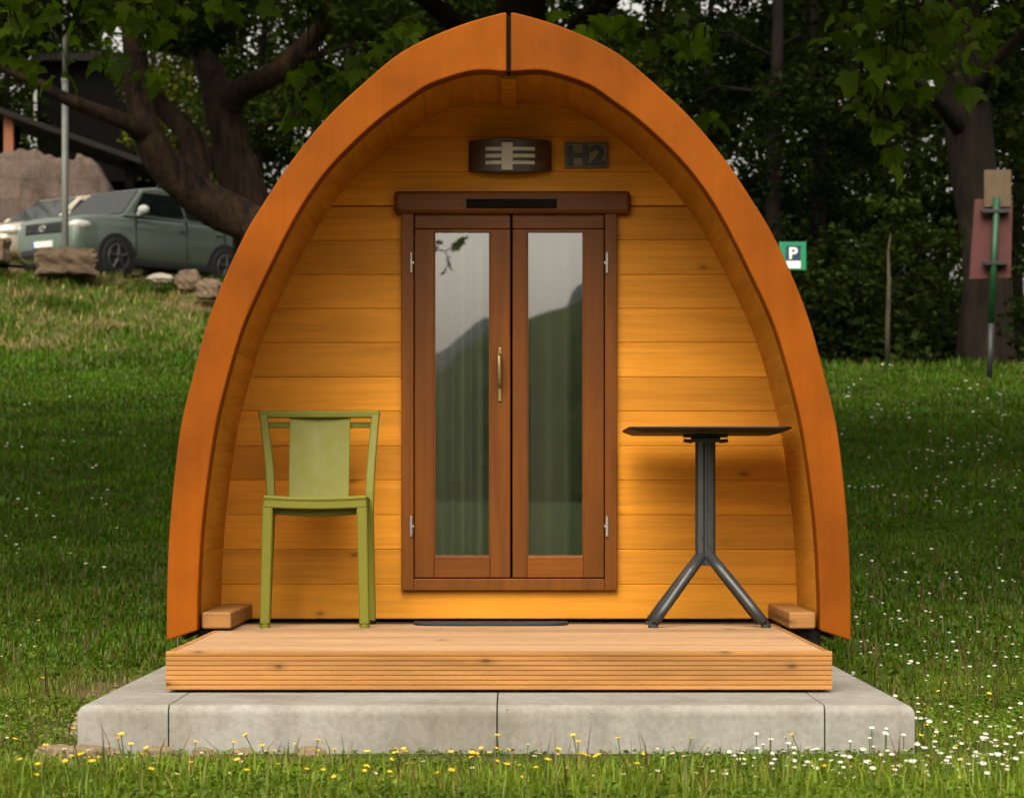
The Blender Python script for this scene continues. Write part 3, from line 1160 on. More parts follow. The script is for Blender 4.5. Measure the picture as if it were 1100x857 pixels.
# ------------------------------------------------------------------ concrete base
SX0, SX1, SY0 = -1.302, 1.207, 7.53
ZS = 0.14
J = [PX(181, SY0), PX(534, SY0), PX(886, SY0)]
blocks = [(SX0, J[0], SY0, 9.9, 'left corner block of the concrete base with a long side'), (J[0], J[1], SY0, 8.12, 'long pale concrete block left of the centre joint'),
          (J[1], J[2], SY0, 8.12, 'long pale concrete block right of the centre joint'), (J[2], SX1, SY0, 9.9, 'right corner block of the concrete base near white daisies')]
for x0, x1, y0, y1, lab in blocks:
    g = 0.002
    xa_, xb_ = x0 + (g if x0 != SX0 else 0), x1 - (g if x1 != SX1 else 0)
    mb = MB()
    rr0, n_ = 0.030, 6
    prof_ = [(0.0, -0.03)] + [(rr0 * 0.85 * (1 - math.cos(t)), ZS - rr0 * (1 - math.sin(t))) for t in np.linspace(0, math.pi / 2, n_)]
    # inset/height profile swept round the free edges
    ls, rs_ = (1 if x0 == SX0 else 0), (1 if x1 == SX1 else 0)
    vv_ = []
    for ins_, zz_ in prof_:
        vv_ += [(xa_ + ls * ins_, y0 + ins_, zz_), (xb_ - rs_ * ins_, y0 + ins_, zz_), (xb_ - rs_ * ins_, y1, zz_), (xa_ + ls * ins_, y1, zz_)]
    m_ = len(prof_)
    ff_ = [(0, 3, 2, 1), tuple((m_ - 1) * 4 + k for k in range(4))]
    for i in range(m_ - 1):
        ff_ += [(i * 4 + k, i * 4 + (k + 1) % 4, i * 4 + 4 + (k + 1) % 4, i * 4 + 4 + k) for k in range(4)]
    mb.add(vv_, ff_)
    o = mb.build('concrete_block', M['concrete'], None, bevel=0.006, seg=2, angle=40)
    tag(o, lab, 'concrete block', 'concrete blocks edging the base')
mb = MB().box((J[0] + 0.004, 8.125, -0.02), (J[2] - 0.004, 14.9, ZS - 0.004))
mb.box((SX0 + 0.02, 9.905, -0.02), (J[0] + 0.002, 14.9, ZS - 0.006))
mb.box((J[2] - 0.002, 9.905, -0.02), (SX1 - 0.02, 14.9, ZS - 0.006))
o = mb.build('concrete_slab', M['concrete'], None, bevel=0.01)
tag(o, 'concrete slab under the pod behind the edging blocks', 'concrete slab')

# ------------------------------------------------------------------ chair
ch = thing('chair', (-0.741, 9.68, DZT), 'olive green plastic chair with a flat back panel on the deck', 'chair')
yf, yr = 9.455, 9.715


def q(px, py, d):
    return P(px, py, d)


mb_leg = []
# front legs
SEATZ = PZ(532, 9.46)
for a, b in (((284.6, 674), (287.8, 540)), ((391.5, 674), (388.8, 540))):
    p0, p1 = P(a[0], a[1], yf), P(b[0], b[1], yf)
    p0.z = DZT + 0.012
    w0, w1 = 0.019, 0.0205
    v, f = [], []
    for p, w in ((p0, w0), (p1, w1)):
        for sx_, sy_ in ((-1, -1), (1, -1), (1, 1), (-1, 1)):
            v.append((p.x + sx_ * w, p.y + sy_ * 0.021 + 0.005, p.z))
    f = [(0, 1, 2, 3)[::-1], (4, 5, 6, 7)] + [(i, (i + 1) % 4, (i + 1) % 4 + 4, i + 4) for i in range(4)]
    lg = MB().add(v, f).build('leg', M['olive_plastic'], ch, bevel=0.008, seg=3)
    MB().tube([(p0.x, p0.y + 0.005, DZT + 0.001), (p0.x, p0.y + 0.005, DZT + 0.018)], 0.020, 14).build('foot_cap', M['olive_plastic'], lg)
# rear legs run up into the back posts
for a in ([(286.5, 671.5, yr), (291.5, 540, 9.665), (289.5, 500, 9.70), (282.6, 444, 9.755)], [(399.4, 671.5, yr), (396.5, 540, 9.665), (398.5, 500, 9.70), (403.6, 444, 9.755)]):
    pts = [P(*t) for t in a]
    pts[0].z = DZT + 0.012
    v, f = [], []
    # refine with a smooth curve
    cs = []
    for i in range(len(pts) - 1):
        for t in (0, 0.34, 0.67):
            cs.append(pts[i].lerp(pts[i + 1], t))
    cs.append(pts[-1])
    for _ in range(1):
        for i in range(1, len(cs) - 1):
            cs[i] = cs[i] * 0.6 + (cs[i - 1] + cs[i + 1]) * 0.2
    wd = [0.0155 + 0.0015 * math.sin(math.pi * i / (len(cs) - 1)) for i in range(len(cs))]
    for p, w in zip(cs, wd):
        for sx_, sy_ in ((-1, -1), (1, -1), (1, 1), (-1, 1)):
            v.append((p.x + sx_ * w, p.y + sy_ * 0.016, p.z))
    n = len(cs)
    for i in range(n - 1):
        for k in range(4):
            k2 = (k + 1) % 4
            f.append((i * 4 + k, i * 4 + k2, i * 4 + 4 + k2, i * 4 + 4 + k))
    f += [(3, 2, 1, 0), tuple((n - 1) * 4 + k for k in range(4))]
    lg = MB().add(v, f).build('leg', M['olive_plastic'], ch, bevel=0.006, seg=2)
    MB().tube([(pts[0].x, pts[0].y, DZT + 0.001), (pts[0].x, pts[0].y, DZT + 0.016)], 0.0165, 14).build('foot_cap', M['slot'], lg)
# seat: shallow dished shell with a front rail
xl, xr = PX(283.5, yf), PX(394.2, yf)
mb = MB()
nu, nv = 14, 8
v, f = [], []
for layer in (0, 1):
    for j in range(nv + 1):
        t = j / nv
        y = yf - 0.022 + t * 0.225
        for i in range(nu + 1):
            u = i / nu
            x = xl + (xr - xl) * u
            dish = 0.012 * math.sin(math.pi * u) * (0.55 + 0.45 * math.sin(math.pi * min(1, t * 1.1)))
            zz = SEATZ - dish - 0.010 * t - (0.014 if layer else 0)
            v.append((x, y, zz))
m = (nu + 1) * (nv + 1)
for j in range(nv):
    for i in range(nu):
        a = j * (nu + 1) + i
        f.append((a, a + 1, a + nu + 2, a + nu + 1))
        f.append((a + m + nu + 1, a + m + nu + 2, a + m + 1, a + m))
edge = [i for i in range(nu + 1)] + [(j + 1) * (nu + 1) - 1 for j in range(1, nv + 1)] + [nv * (nu + 1) + i for i in range(nu - 1, -1, -1)] + [j * (nu + 1) for j in range(nv - 1, 0, -1)]
for a, b in zip(edge, edge[1:] + edge[:1]):
    f.append((a, a + m, b + m, b))
mb.add(v, f)
mb.build('seat', M['olive_plastic'], ch, bevel=0.004, seg=2)
# front rail under the seat edge (arched lower line) and a deeper apron behind
mb = MB()
top = [(xl + (xr - xl) * i / 16, SEATZ - 0.004 - 0.012 * math.sin(math.pi * i / 16)) for i in range(17)]
bot = [(xl + (xr - xl) * i / 16, SEATZ - 0.046 - 0.005 * math.sin(math.pi * i / 16) * 1.2) for i in range(17)]
mb.prism_y(bot + top[::-1], yf - 0.018, yf + 0.014)
mb.build('front_rail', M['olive_plastic'], ch, bevel=0.006, seg=3)
mb = MB()
xl2, xr2 = xl + 0.03, xr - 0.03
top = [(xl2 + (xr2 - xl2) * i / 16, SEATZ - 0.03) for i in range(17)]
bot = [(xl2 + (xr2 - xl2) * i / 16, SEATZ - 0.071 - 0.010 * math.sin(math.pi * i / 16)) for i in range(17)]
mb.prism_y(bot + top[::-1], yf + 0.045, yf + 0.075)
mb.build('apron', M['olive_plastic'], ch, bevel=0.005)
# side rails
for x in (xl + 0.012, xr - 0.012):
    MB().box((x - 0.011, yf + 0.03, SEATZ - 0.045), (x + 0.011, 9.655, SEATZ - 0.016)).build('side_rail', M['olive_plastic'], ch, bevel=0.004)
# back panel, curved slightly and sloping back
mb = MB()
v, f = [], []
nu, nv = 10, 8
for layer in (0, 1):
    for j in range(nv + 1):
        t = j / nv
        py = 538 + (443 - 538) * t
        d0 = 9.665 + 0.09 * t
        a0, b0 = P(309.8 + 1.2 * t, py, d0), P(374.8 + 1.7 * t, py, d0)
        for i in range(nu + 1):
            u = i / nu
            v.append((a0.x + (b0.x - a0.x) * u, d0 + 0.012 * math.sin(math.pi * u) + (0.012 if layer else 0), a0.z))
m = (nu + 1) * (nv + 1)
for j in range(nv):
    for i in range(nu):
        a = j * (nu + 1) + i
        f.append((a, a + 1, a + nu + 2, a + nu + 1))
        f.append((a + m + nu + 1, a + m + nu + 2, a + m + 1, a + m))
edge = [i for i in range(nu + 1)] + [(j + 1) * (nu + 1) - 1 for j in range(1, nv + 1)] + [nv * (nu + 1) + i for i in range(nu - 1, -1, -1)] + [j * (nu + 1) for j in range(nv - 1, 0, -1)]
for a, b in zip(edge, edge[1:] + edge[:1]):
    f.append((a, a + m, b + m, b))
mb.add(v, f)
mb.build('backrest', M['olive_plastic'], ch, bevel=0.004)
mb = MB()
a, b = P(278, 449, 9.755), P(408.2, 441, 9.755)
mb.box((a.x, 9.738, a.z), (b.x, 9.775, b.z))
mb.build('top_rail', M['olive_plastic'], ch, bevel=0.007, seg=3)
mb = MB()
a, b = P(286, 459.5, 9.775), P(400, 453.5, 9.775)
mb.box((a.x, 9.770, a.z), (b.x, 9.79, b.z))
mb.build('lower_rail', M['olive_plastic'], ch, bevel=0.004, seg=2)

# ------------------------------------------------------------------ table
TXC, TYC = 0.738, 9.60
tb = thing('bistro_table', (TXC, TYC, DZT), 'slim dark bistro table with splayed feet on the deck', 'table')
TZ = PZ(458, 9.30)
mb = MB()


def rr(x0, x1, y0, y1, r, n=5):
    p = []
    for cx, cy, a0 in ((x1 - r, y0 + r, -90), (x1 - r, y1 - r, 0), (x0 + r, y1 - r, 90), (x0 + r, y0 + r, 180)):
        for i in range(n + 1):
            a = R(a0 + 90 * i / n)
            p.append((cx + r * math.cos(a), cy + r * math.sin(a)))
    return p


hx, hy = 0.303, 0.30
TYT = 9.60
r0 = rr(0.736 - hx, 0.736 + hx, TYT - hy, TYT + hy, 0.035)
r1 = rr(0.736 - hx + 0.035, 0.736 + hx - 0.035, TYT - hy + 0.035, TYT + hy - 0.035, 0.03)
n = len(r0)
v = [(x, y, TZ) for x, y in r0] + [(x, y, TZ - 0.007) for x, y in r0] + [(x, y, TZ - 0.022) for x, y in r1]
f = [tuple(range(n)), tuple(range(3 * n - 1, 2 * n - 1, -1))]
for L in (0, 1):
    f += [(L * n + i + n, L * n + (i + 1) % n + n, L * n + (i + 1) % n, L * n + i) for i in range(n)]
mb.add(v, f)
mb.build('tabletop', M['black_hpl'], tb, bevel=0.0015)
JZ = PZ(600, TYC)
# column: two joined half profiles with a groove down the front
mb = MB()
w = 0.038
sec = []
for i in range(7):
    a = R(180 - 90 + 180 - 90 + i * 30)
sec = [(-w, -0.016), (-w + 0.008, -0.030), (-0.010, -0.034), (-0.004, -0.026), (0.004, -0.026), (0.010, -0.034), (w - 0.008, -0.030), (w, -0.016), (w, 0.016), (w - 0.008, 0.030), (-w + 0.008, 0.030), (-w, 0.016)]
n = len(sec)
v = [(TXC + x, TYC + y, JZ - 0.025) for x, y in sec] + [(TXC + x, TYC + y, TZ - 0.028) for x, y in sec]
f = [tuple(range(n))[::-1], tuple(range(n, 2 * n))] + [(i, (i + 1) % n, (i + 1) % n + n, i + n) for i in range(n)]
mb.add(v, f)
mb.build('column', M['anthracite'], tb, bevel=0.003)
# four splayed legs
for sx in (-1, 1):
    for sy in (-1, 1):
        p1 = Vector((TXC + sx * 0.016, TYC + sy * 0.012, JZ + 0.012))
        pf = 9.462 if sy < 0 else 9.70
        p0 = Vector(((P(702.5, 674, 9.46).x if sx < 0 else P(822, 674, 9.46).x), pf, DZT + 0.016))
        pm = p1.lerp(p0, 0.5) + Vector((0, 0, 0.001))
        pts = [p1, p1.lerp(pm, 0.5), pm, pm.lerp(p0, 0.5), p0]
        lg = MB().tube(pts, [0.027, 0.0265, 0.0255, 0.0245, 0.023], 12, sq=0.8).build('leg', M['anthracite'], tb, smooth=True)
        MB().tube([(p0.x + sx * 0.003, p0.y, DZT + 0.001), (p0.x + sx * 0.003, p0.y, DZT + 0.014)], [0.020, 0.017], 12).build('foot', M['rubber'], lg)
mb = MB()
mb.box((TXC - 0.085, TYC - 0.03, TZ - 0.034), (TXC + 0.085, TYC + 0.03, TZ - 0.0225))
mb.box((TXC - 0.055, TYC - 0.04, TZ - 0.052), (TXC + 0.055, TYC + 0.04, TZ - 0.0345))
for sx in (-1, 1):
    mb.tube([(TXC + sx * 0.05, TYC - 0.03, TZ - 0.050), (TXC + sx * 0.085, TYC - 0.03, TZ - 0.046)], 0.008, 8)
mb.build('top_bracket', M['anthracite'], tb, bevel=0.003)

# ------------------------------------------------------------------ left background: pole, rocks, shed, cars
pb = P(70, 296, 42.6)
pz = T(pb.x, 42.6)
pole = thing('metal_pole', (pb.x, 42.6, pz), 'tall grey metal pole in front of the green car', 'pole')
MB().tube([(pb.x, 42.6, pz - 0.2), (pb.x, 42.6, PZ(86, 42.6))], [0.058, 0.055], 16).build('shaft', M['pole'], pole, smooth=True)
MB().tube([(pb.x, 42.6, PZ(88, 42.6)), (pb.x, 42.6, PZ(83, 42.6))], [0.068, 0.058], 16).build('collar', M['pole'], pole)
MB().tube([(pb.x, 42.6, PZ(83, 42.6)), (pb.x, 42.6, PZ(-40, 42.6))], [0.046, 0.042], 16).build('upper_shaft', M['pole'], pole, smooth=True)


def rock(name, c, r, seed, mat, label, blocky=0.0, group=None):
    bm = bmesh.new()
    bmesh.ops.create_icosphere(bm, subdivisions=4, radius=1.0)
    rs_ = random.Random(seed)
    ph = [rs_.uniform(0, 6.28) for _ in range(9)]
    for v in bm.verts:
        p = v.co.copy()
        if blocky:
            m = max(abs(p.x), abs(p.y), abs(p.z))
            p = p.lerp(p / m * 0.86, blocky)
        k = 1 + 0.07 * math.sin(p.x * 4 + ph[0]) * math.sin(p.y * 5 + ph[1]) + 0.06 * math.sin(p.z * 6 + ph[2]) + 0.04 * math.sin(p.x * 11 + p.z * 9 + ph[3]) + 0.025 * math.sin(p.y * 17 + p.x * 13 + ph[4])
        v.co = Vector((p.x * r[0] * k, p.y * r[1] * k, p.z * r[2] * k))
    me = bpy.data.meshes.new(name)
    bm.to_mesh(me)
    bm.free()
    me.materials.append(mat)
    o = bpy.data.objects.new(name, me)
    COL.objects.link(o)
    o.location = c
    o.rotation_euler = (0, 0, rs_.uniform(-0.25, 0.25))
    return tag(o, label, 'rock', group)


for px0, px1, py0, py1, d, mat, lab, bl in (
        (36, 106, 266, 297, 42.3, 'rock', 'brown squared stone block at the foot of the grey pole', 0.85),
        (-28, 13, 255, 285, 42.6, 'rock', 'brown stone block at the left edge beside the green car', 0.8),
        (158, 188, 294, 305, 41.4, 'rock_pale', 'flat pale stone beside the darker boulders', 0.3),
        (188, 217, 290, 313, 41.0, 'rock', 'dark upright boulder between flat stone and pod', 0.35),
        (209, 240, 299, 322, 40.4, 'rock', 'low rounded boulder touching the orange rim edge', 0.3)):
    a, b = P(px0, py1, d), P(px1, py0, d)
    rx, rz = (b.x - a.x) / 2, (b.z - a.z) / 2
    rock('boulder', ((a.x + b.x) / 2, d, (a.z + b.z) / 2), (rx, rx * 0.7, rz * 1.05), int(px1), M[mat], lab, bl, 'stones along the car park edge')

# shed
sd = thing('shed', (PX(60, 58), 58, T(-10, 58)), 'dark open timber shed with sloping roof behind the cars', 'shed')
zg = T(-10, 57)
mb = MB()
a, b = P(-60, 104, 57), P(158, 182, 57)
v = []
for yy, dz_ in ((56.2, 0.0), (63, 0.25)):
    for p in (a, b):
        v += [(p.x, yy, p.z + dz_), (p.x, yy, p.z + dz_ + 0.14)]
f = [(0, 2, 3, 1), (4, 5, 7, 6), (0, 1, 5, 4), (2, 6, 7, 3), (1, 3, 7, 5), (0, 4, 6, 2)]
mb.add(v, f)
mb.build('roof', M['shed_roof'], sd, bevel=0.02)
mb = MB()
for px_, yy in ((10, 56.6), (140, 56.8), (-50, 56.6)):
    x = PX(px_, yy)
    zt = a.z + (b.z - a.z) * (px_ + 60) / 218
    mb.box((x - 0.11, yy - 0.1, zg - 0.3), (x + 0.11, yy + 0.1, zt))
for po_, mk_ in zip(each(mb, 'post', M['post_orange'], sd, bevel=0.01), ('post_orange', 'shed_dark', 'post_orange')):
    po_.data.materials[0] = M[mk_]
mb = MB()
mb.box((a.x, 62.5, zg - 0.5), (b.x, 62.7, zg + 2.6))
mb.box((a.x, 60.0, zg + 2.6), (PX(20, 60), 60.2, PZ(118, 60)))
each(mb, 'rear_wall', M['shed_dark'], sd)
# tall dark building side behind it with a white drain pipe
hb_ = thing('dark_building', (PX(90, 65), 66, T(-11, 66)), 'dark boarded building rising behind the shed roof', 'building')
MB().box((PX(38, 65), 65, 4), (PX(150, 65), 70, PZ(70, 65))).build('wall', M['shed_dark'], hb_, bevel=0.02)
MB().tube([(PX(38, 64.9), 64.9, PZ(170, 65)), (PX(38, 64.9), 64.9, PZ(98, 65))], 0.045, 8).build('drain_pipe', M['white'], hb_)
MB().box((PX(36, 64.9), 64.6, PZ(68, 65)), (PX(153, 64.9), 70.5, PZ(60, 65))).build('roof', M['shed_roof'], hb_)

# rough stone wall in front of the shed
mb = MB()
n = 60
xa, xb = PX(-60, 54.8), PX(116, 54.8)
v, f = [], []
for j, zz in enumerate(np.linspace(0, 1, 16)):
    for i in range(n + 1):
        u = i / n
        px_ = -60 + 176 * u
        pyt = 162 - 3 * math.sin(px_ * 0.06) + (4 if 40 < px_ < 80 else 0) + 45 * max(0, (px_ - 84) / 32) ** 2
        zt = PZ(pyt, 54.8) + 0.03 * math.sin(px_ * 0.4)
        z = zg - 0.3 + (zt - zg + 0.3) * zz
        x = xa + (xb - xa) * u
        y = 54.8 + random.uniform(-.035, .035) + 0.05 * math.sin(x * 3.1 + z * 2) * math.sin(z * 4.3 + x) + 0.03 * math.sin(x * 9 + z * 7) + 0.25 * zz ** 4
        v.append((x, y, z))
for j in range(15):
    for i in range(n):
        a0 = j * (n + 1) + i
        f.append((a0, a0 + 1, a0 + n + 2, a0 + n + 1))
m = len(v)
v += [(x, 56.0, z) for x, y, z in v]
f += [(p + m for p in reversed(t)) for t in f]
f = [tuple(t) for t in f]
top0 = 15 * (n + 1)
for i in range(n):
    f.append((top0 + i, top0 + i + 1, top0 + i + 1 + m, top0 + i + m))
for j in range(15):
    a0 = j * (n + 1) + n
    f.append((a0, a0 + m, a0 + n + 1 + m, a0 + n + 1))
    a0 = j * (n + 1)
    f.append((a0, a0 + n + 1, a0 + n + 1 + m, a0 + m))
mb.add(v, f)
o = mb.build('stone_wall', M['stone_wall'], None, smooth=True)
tag(o, 'grey brown stone wall with rounded uneven top behind the cars', 'stone wall')


def car(name, loc, rz, label, paint, p, group='cars parked above the bank', suv=True):
    root = thing(name, loc, label, 'car', group, rz)
    H = p['h']
    # body loft, x forward
    st = [(2.22, .56, .42, .66), (2.17, .72, .34, .78), (2.05, .82, .27, .90), (1.80, .875, .25, .985), (1.35, .90, .25, 1.045), (1.0, .905, .25, 1.085), (0.3, .91, .25, 1.10), (-.6, .91, .25, 1.11), (-1.4, .905, .25, 1.12),
          (-1.9, .88, .28, 1.12), (-2.12, .82, .34, 1.08), (-2.2, .70, .42, .95)]
    k = p.get('belt', 1.0)
    if suv:
        st = [(2.22, .60, .42, .88), (2.17, .77, .34, 1.00), (2.05, .85, .27, 1.055), (1.80, .89, .25, 1.10), (1.35, .905, .25, 1.13), (1.0, .91, .25, 1.15), (0.3, .915, .25, 1.15), (-.6, .915, .25, 1.155), (-1.4, .91, .25, 1.16),
              (-1.9, .89, .28, 1.15), (-2.12, .84, .34, 1.10), (-2.2, .72, .42, .97)]
    mb = MB()
    v, f = [], []
    for x, w, zb_, zt in st:
        zt *= k
        half = [(0, zb_), (w * .85, zb_), (w * .97, zb_ + .10), (w, zb_ + .3), (w * .985, zt - .16), (w * .95, zt - .05), (w * .84, zt), (w * .4, zt + .02), (0, zt + .025)]
        ring = half + [(-a, b) for a, b in half[-2:0:-1]]
        for a, b in ring:
            v.append((x, a, b))
    n = 16
    for i in range(len(st) - 1):
        for j in range(n):
            j2 = (j + 1) % n
            f.append((i * n + j, i * n + j2, (i + 1) * n + j2, (i + 1) * n + j))
    f += [tuple(range(n)), tuple((len(st) - 1) * n + j for j in range(n - 1, -1, -1))]
    mb.add(v, f)
    mb.build('body', paint, root, smooth=True, sub=2, local=True)
    zb0 = 1.12 if suv else 1.06 * k
    fz = 0.09 if suv else 0.0
    wf, rf, rr_, rb = p.get('wf', 1.02), p.get('rf', 0.30), -1.72, -2.08
    wb, wt = .865, .665
    mb = MB()
    A = [(wf, wb, zb0), (rf, wt, H - .05), (rf - .35, wt * .99, H), (rr_ + .4, wt * .97, H), (rr_, wt * .95, H - .05), (rb, wb * .95, zb0)]
    v = [(x, y, z) for x, y, z in A] + [(x, -y, z) for x, y, z in A]
    n = len(A)
    f = [tuple(range(n)), tuple(range(2 * n - 1, n - 1, -1))] + [(i, i + n, (i + 1) + n, i + 1) for i in range(n - 1)]
    mb.add(v, f)
    mb.build('cabin_roof', paint, root, bevel=0.05, seg=3, local=True, angle=20)

    def side(x, z, s, e=0.02):
        t = (z - zb0) / (H - .05 - zb0)
        return (x, s * (wb + (wt - wb) * t + e), z)
    for s in (-1, 1):
        zl, zh = zb0 + .07, H - .14
        for poly in ([(wf - .26, zl), (rf + .04, zh), (-.30, zh + .01), (-.34, zl)], [(-.44, zl), (-.40, zh + .01), (-1.15, zh), (-1.27, zl)], [(-1.36, zl + .02), (-1.24, zh), (rr_ + .12, zh - .03), (rb + .22, zl + .04)]):
            vo_ = [side(x, z, s) for x, z in poly]
            vi = [side(x, z, s, -0.02) for x, z in poly]
            fs = [(0, 1, 2, 3), (7, 6, 5, 4)] + [(i, i + 4, (i + 1) % 4 + 4, (i + 1) % 4) for i in range(4)]
            MB().add(vo_ + vi, fs).build('window', M['car_glass'], root, local=True)
        # mirror
        mm = MB().ellipsoid((wf - .34, s * 1.0, zb0 + .12), (.09, .115, .085), 14, 10)
        mm.box((wf - .38, s * .84, zb0 + .02), (wf - .31, s * .95, zb0 + .09))
        mm.build('mirror', M['white'] if p.get('mirror') else paint, root, smooth=True, local=True)
        # door seams and handles
        ms = MB()
        for x in (.86, -.37, -1.32):
            ms.box((x, s * .80, .42), (x + .012, s * .912, zb0 + .0))
        each(ms, 'door_seam', M['plastic'], root, local=True)
        for x in (-.22, -1.14):
            MB().box((x - .10, s * .90, .93 * k), (x + .06, s * .935, .965 * k)).build('door_handle', paint, root, bevel=0.01, local=True)
        MB().box((1.0, s * .85, .24), (-1.0, s * .925, .34)).build('side_skirt', M['plastic'], root, bevel=0.02, local=True)
        # headlight
        MB().ellipsoid((1.955, s * .655, .80 * k + fz), (.24, .22, .125), 16, 10).build('headlight', M['headlight'], root, smooth=True, local=True)
        MB().ellipsoid((-2.08, s * .74, .98), (.10, .10, .16), 12, 8).build('tail_light', M['board_red'], root, smooth=True, local=True)
        if suv:
            MB().tube([(rf - .4, s * .60, H + .01), (rf - .45, s * .60, H + .045), (rr_ + .5, s * .60, H + .05), (rr_ + .4, s * .60, H + .01)], .018, 8).build('roof_rail', M['plastic'], root, local=True)
        for x in (1.32, -1.32):
            r = .36
            ma = MB()
            ma.tube([(x, s * .70, r), (x, s * .917, r)], [.43, .43], 28)
            ma.build('wheel_arch', M['plastic'], root, local=True)
            wh = MB().tube([(x, s * .70, r), (x, s * .90, r), (x, s * .935, r), (x, s * .945, r)], [r, r, r - .02, r - .06], 28).build('wheel', M['tyre'], root, smooth=False, bevel=0.01, local=True)
            mr_ = MB()
            for t in range(5):
                a = 2 * math.pi * t / 5 + .3
                c, sn = math.cos(a), math.sin(a)
                mr_.tube([(x + .03 * c, s * .945, r + .03 * sn), (x + .22 * c, s * .950, r + .22 * sn)], [.045, .030], 6)
            ring = [(x + .23 * math.cos(2 * math.pi * t / 24), s * .945, r + .23 * math.sin(2 * math.pi * t / 24)) for t in range(25)]
            mr_.tube(ring, .022, 6)
            mr_.tube([(x, s * .94, r), (x, s * .962, r)], .055, 12)
            mr_.build('rim', M['alloy'], wh, local=True)
    # windscreen
    def front(t, y, e=0.02):
        x = wf + (rf - wf) * t
        z = zb0 + (H - .05 - zb0) * t
        nx_, nz_ = (H - .05 - zb0), (wf - rf)
        l = math.hypot(nx_, nz_)
        yy = (wb + (wt - wb) * t) * y
        return (x + e * nx_ / l, yy, z + e * nz_ / l)
    q4 = [(.08, -.93), (.08, .93), (.93, .90), (.93, -.90)]
    v = [front(t, y, .018) for t, y in q4] + [front(t, y, -.02) for t, y in q4]
    MB().add(v, [(0, 1, 2, 3), (7, 6, 5, 4)] + [(i, i + 4, (i + 1) % 4 + 4, (i + 1) % 4) for i in range(4)]).build('windscreen', M['windscreen'], root, local=True)
    # grille, bumper, plate, badge
    mg = MB()
    mg.box((2.02, -.48, .66 * k + fz), (2.228, .48, .86 * k + fz))
    gr = mg.build('grille', M['plastic'], root, bevel=0.03, local=True)
    mg = MB()
    for z in (.73, .79):
        mg.box((2.10, -.42, z * k + fz - .008), (2.235, .42, z * k + fz + .008))
    each(mg, 'grille_bar', M['anthracite'], gr, local=True)
    MB().box((2.03, -.60, .37), (2.235, .60, .50)).build('air_intake', M['plastic'], root, bevel=0.03, local=True)
    pl = MB().box((2.20, -.26, .52), (2.245, .26, .63)).build('number_plate', M['white'], root, bevel=0.004, local=True)
    MB().box((2.2445, -.26, .522), (2.248, -.215, .628)).build('plate_band', M['plate_blue'], pl, local=True)
    if p.get('badge'):
        mr_ = MB()
        for rx_, rz_, cz_ in ((.085, .058, .765), (.032, .052, .768), (.062, .022, .790)):
            mr_.tube([(2.242, rx_ * math.cos(t * math.pi / 12), cz_ * k + fz + rz_ * math.sin(t * math.pi / 12)) for t in range(25)], .010, 6)
        mr_.build('badge', M['chrome'], root, local=True)
    if suv:
        mf = MB()
        for s in (-1, 1):
            mf.ellipsoid((2.10, s * .62, .48), (.08, .075, .06), 10, 8)
        each(mf, 'fog_lamp', M['headlight'], root, smooth=True, local=True)
    return root


cx_, cy_ = PX(148, 45.6), 45.6
car('parked_car', (cx_, cy_, T(cx_, cy_)), R(180 + 51), 'metallic green off-roader parked behind the grey pole', M['suv_paint'], dict(h=1.72, badge=True, mirror=True, wf=1.12, rf=0.50))
cx_, cy_ = PX(72, 50.6), 50.6
car('parked_car', (cx_, cy_, T(cx_, cy_) + 0.02), R(180 + 49), 'pale beige car half hidden behind the green car', M['beige_paint'], dict(h=1.66, belt=0.97, rf=0.2), suv=False)

# ------------------------------------------------------------------ right background: parking sign, trail post
d = 37.0
ps = thing('parking_sign', (PX(848, d), d, T(PX(848, d), d)), 'green parking sign with white P beside the orange rim', 'sign')
MB().tube([(PX(848, d), d + 0.05, T(PX(848, d), d) - 0.2), (PX(848, d), d + 0.05, PZ(262, d))], 0.03, 10).build('post', M['post_green'], ps, smooth=True)
sb_ = MB().box((PX(837, d), d, PZ(290, d)), (PX(866, d), d + 0.02, PZ(260, d))).build('sign_board', M['sign_green'], ps, bevel=0.004)
MB().box((PX(844.0, d), d - 0.006, PZ(280.2, d)), (PX(860, d), d - 0.001, PZ(264, d))).build('blue_panel', M['sign_blue'], sb_)
MB().box((PX(844.0, d), d - 0.006, PZ(288.3, d)), (PX(860, d), d - 0.001, PZ(280.4, d))).build('white_strip', M['white'], sb_)
v, f = fit_text('P', PX(847.8, d), PX(856.8, d), PZ(278.4, d), PZ(265.8, d), d - 0.0065, 0.004, 0.02)
MB().add(v, f).build('lettering', M['white'], sb_)
mb = MB()
for z in (0.25, 0.75):
    zz = PZ(290, d) + (PZ(260, d) - PZ(290, d)) * z
    mb.box((PX(842, d), d + 0.021, zz - 0.012), (PX(854, d), d + 0.05, zz + 0.012))
each(mb, 'bracket', M['steel'], ps)

d = 31.0
tp = thing('trail_post', (PX(1064, d), d, T(PX(1064, d), d)), 'green post carrying a red board and a smaller tan board', 'sign post')
x0, x1 = PX(1062, d), PX(1070, d)
MB().tube([(PX(1062.5, d), d, T(x0, d) - 0.1), (PX(1064.5, d), d, PZ(347, d))], 0.036, 12).build('post_foot', M['plastic'], tp, smooth=True)
MB().tube([(PX(1064.5, d), d, PZ(347, d)), (PX(1070.8, d), d, PZ(212, d))], [0.040, 0.042], 12).build('post', M['post_green'], tp, smooth=True)
v = [(PX(1049, d), d + .10, PZ(213, d)), (PX(1089, d), d + .06, PZ(214, d)), (PX(1087, d), d + .06, PZ(298, d)), (PX(1043, d), d + .10, PZ(299, d))]
v2 = [(x, y + .03, z) for x, y, z in v]
MB().add(v + v2, [(3, 2, 1, 0), (4, 5, 6, 7)] + [(i, (i + 1) % 4, (i + 1) % 4 + 4, i + 4) for i in range(4)]).build('red_board', M['board_red'], tp, bevel=0.004)
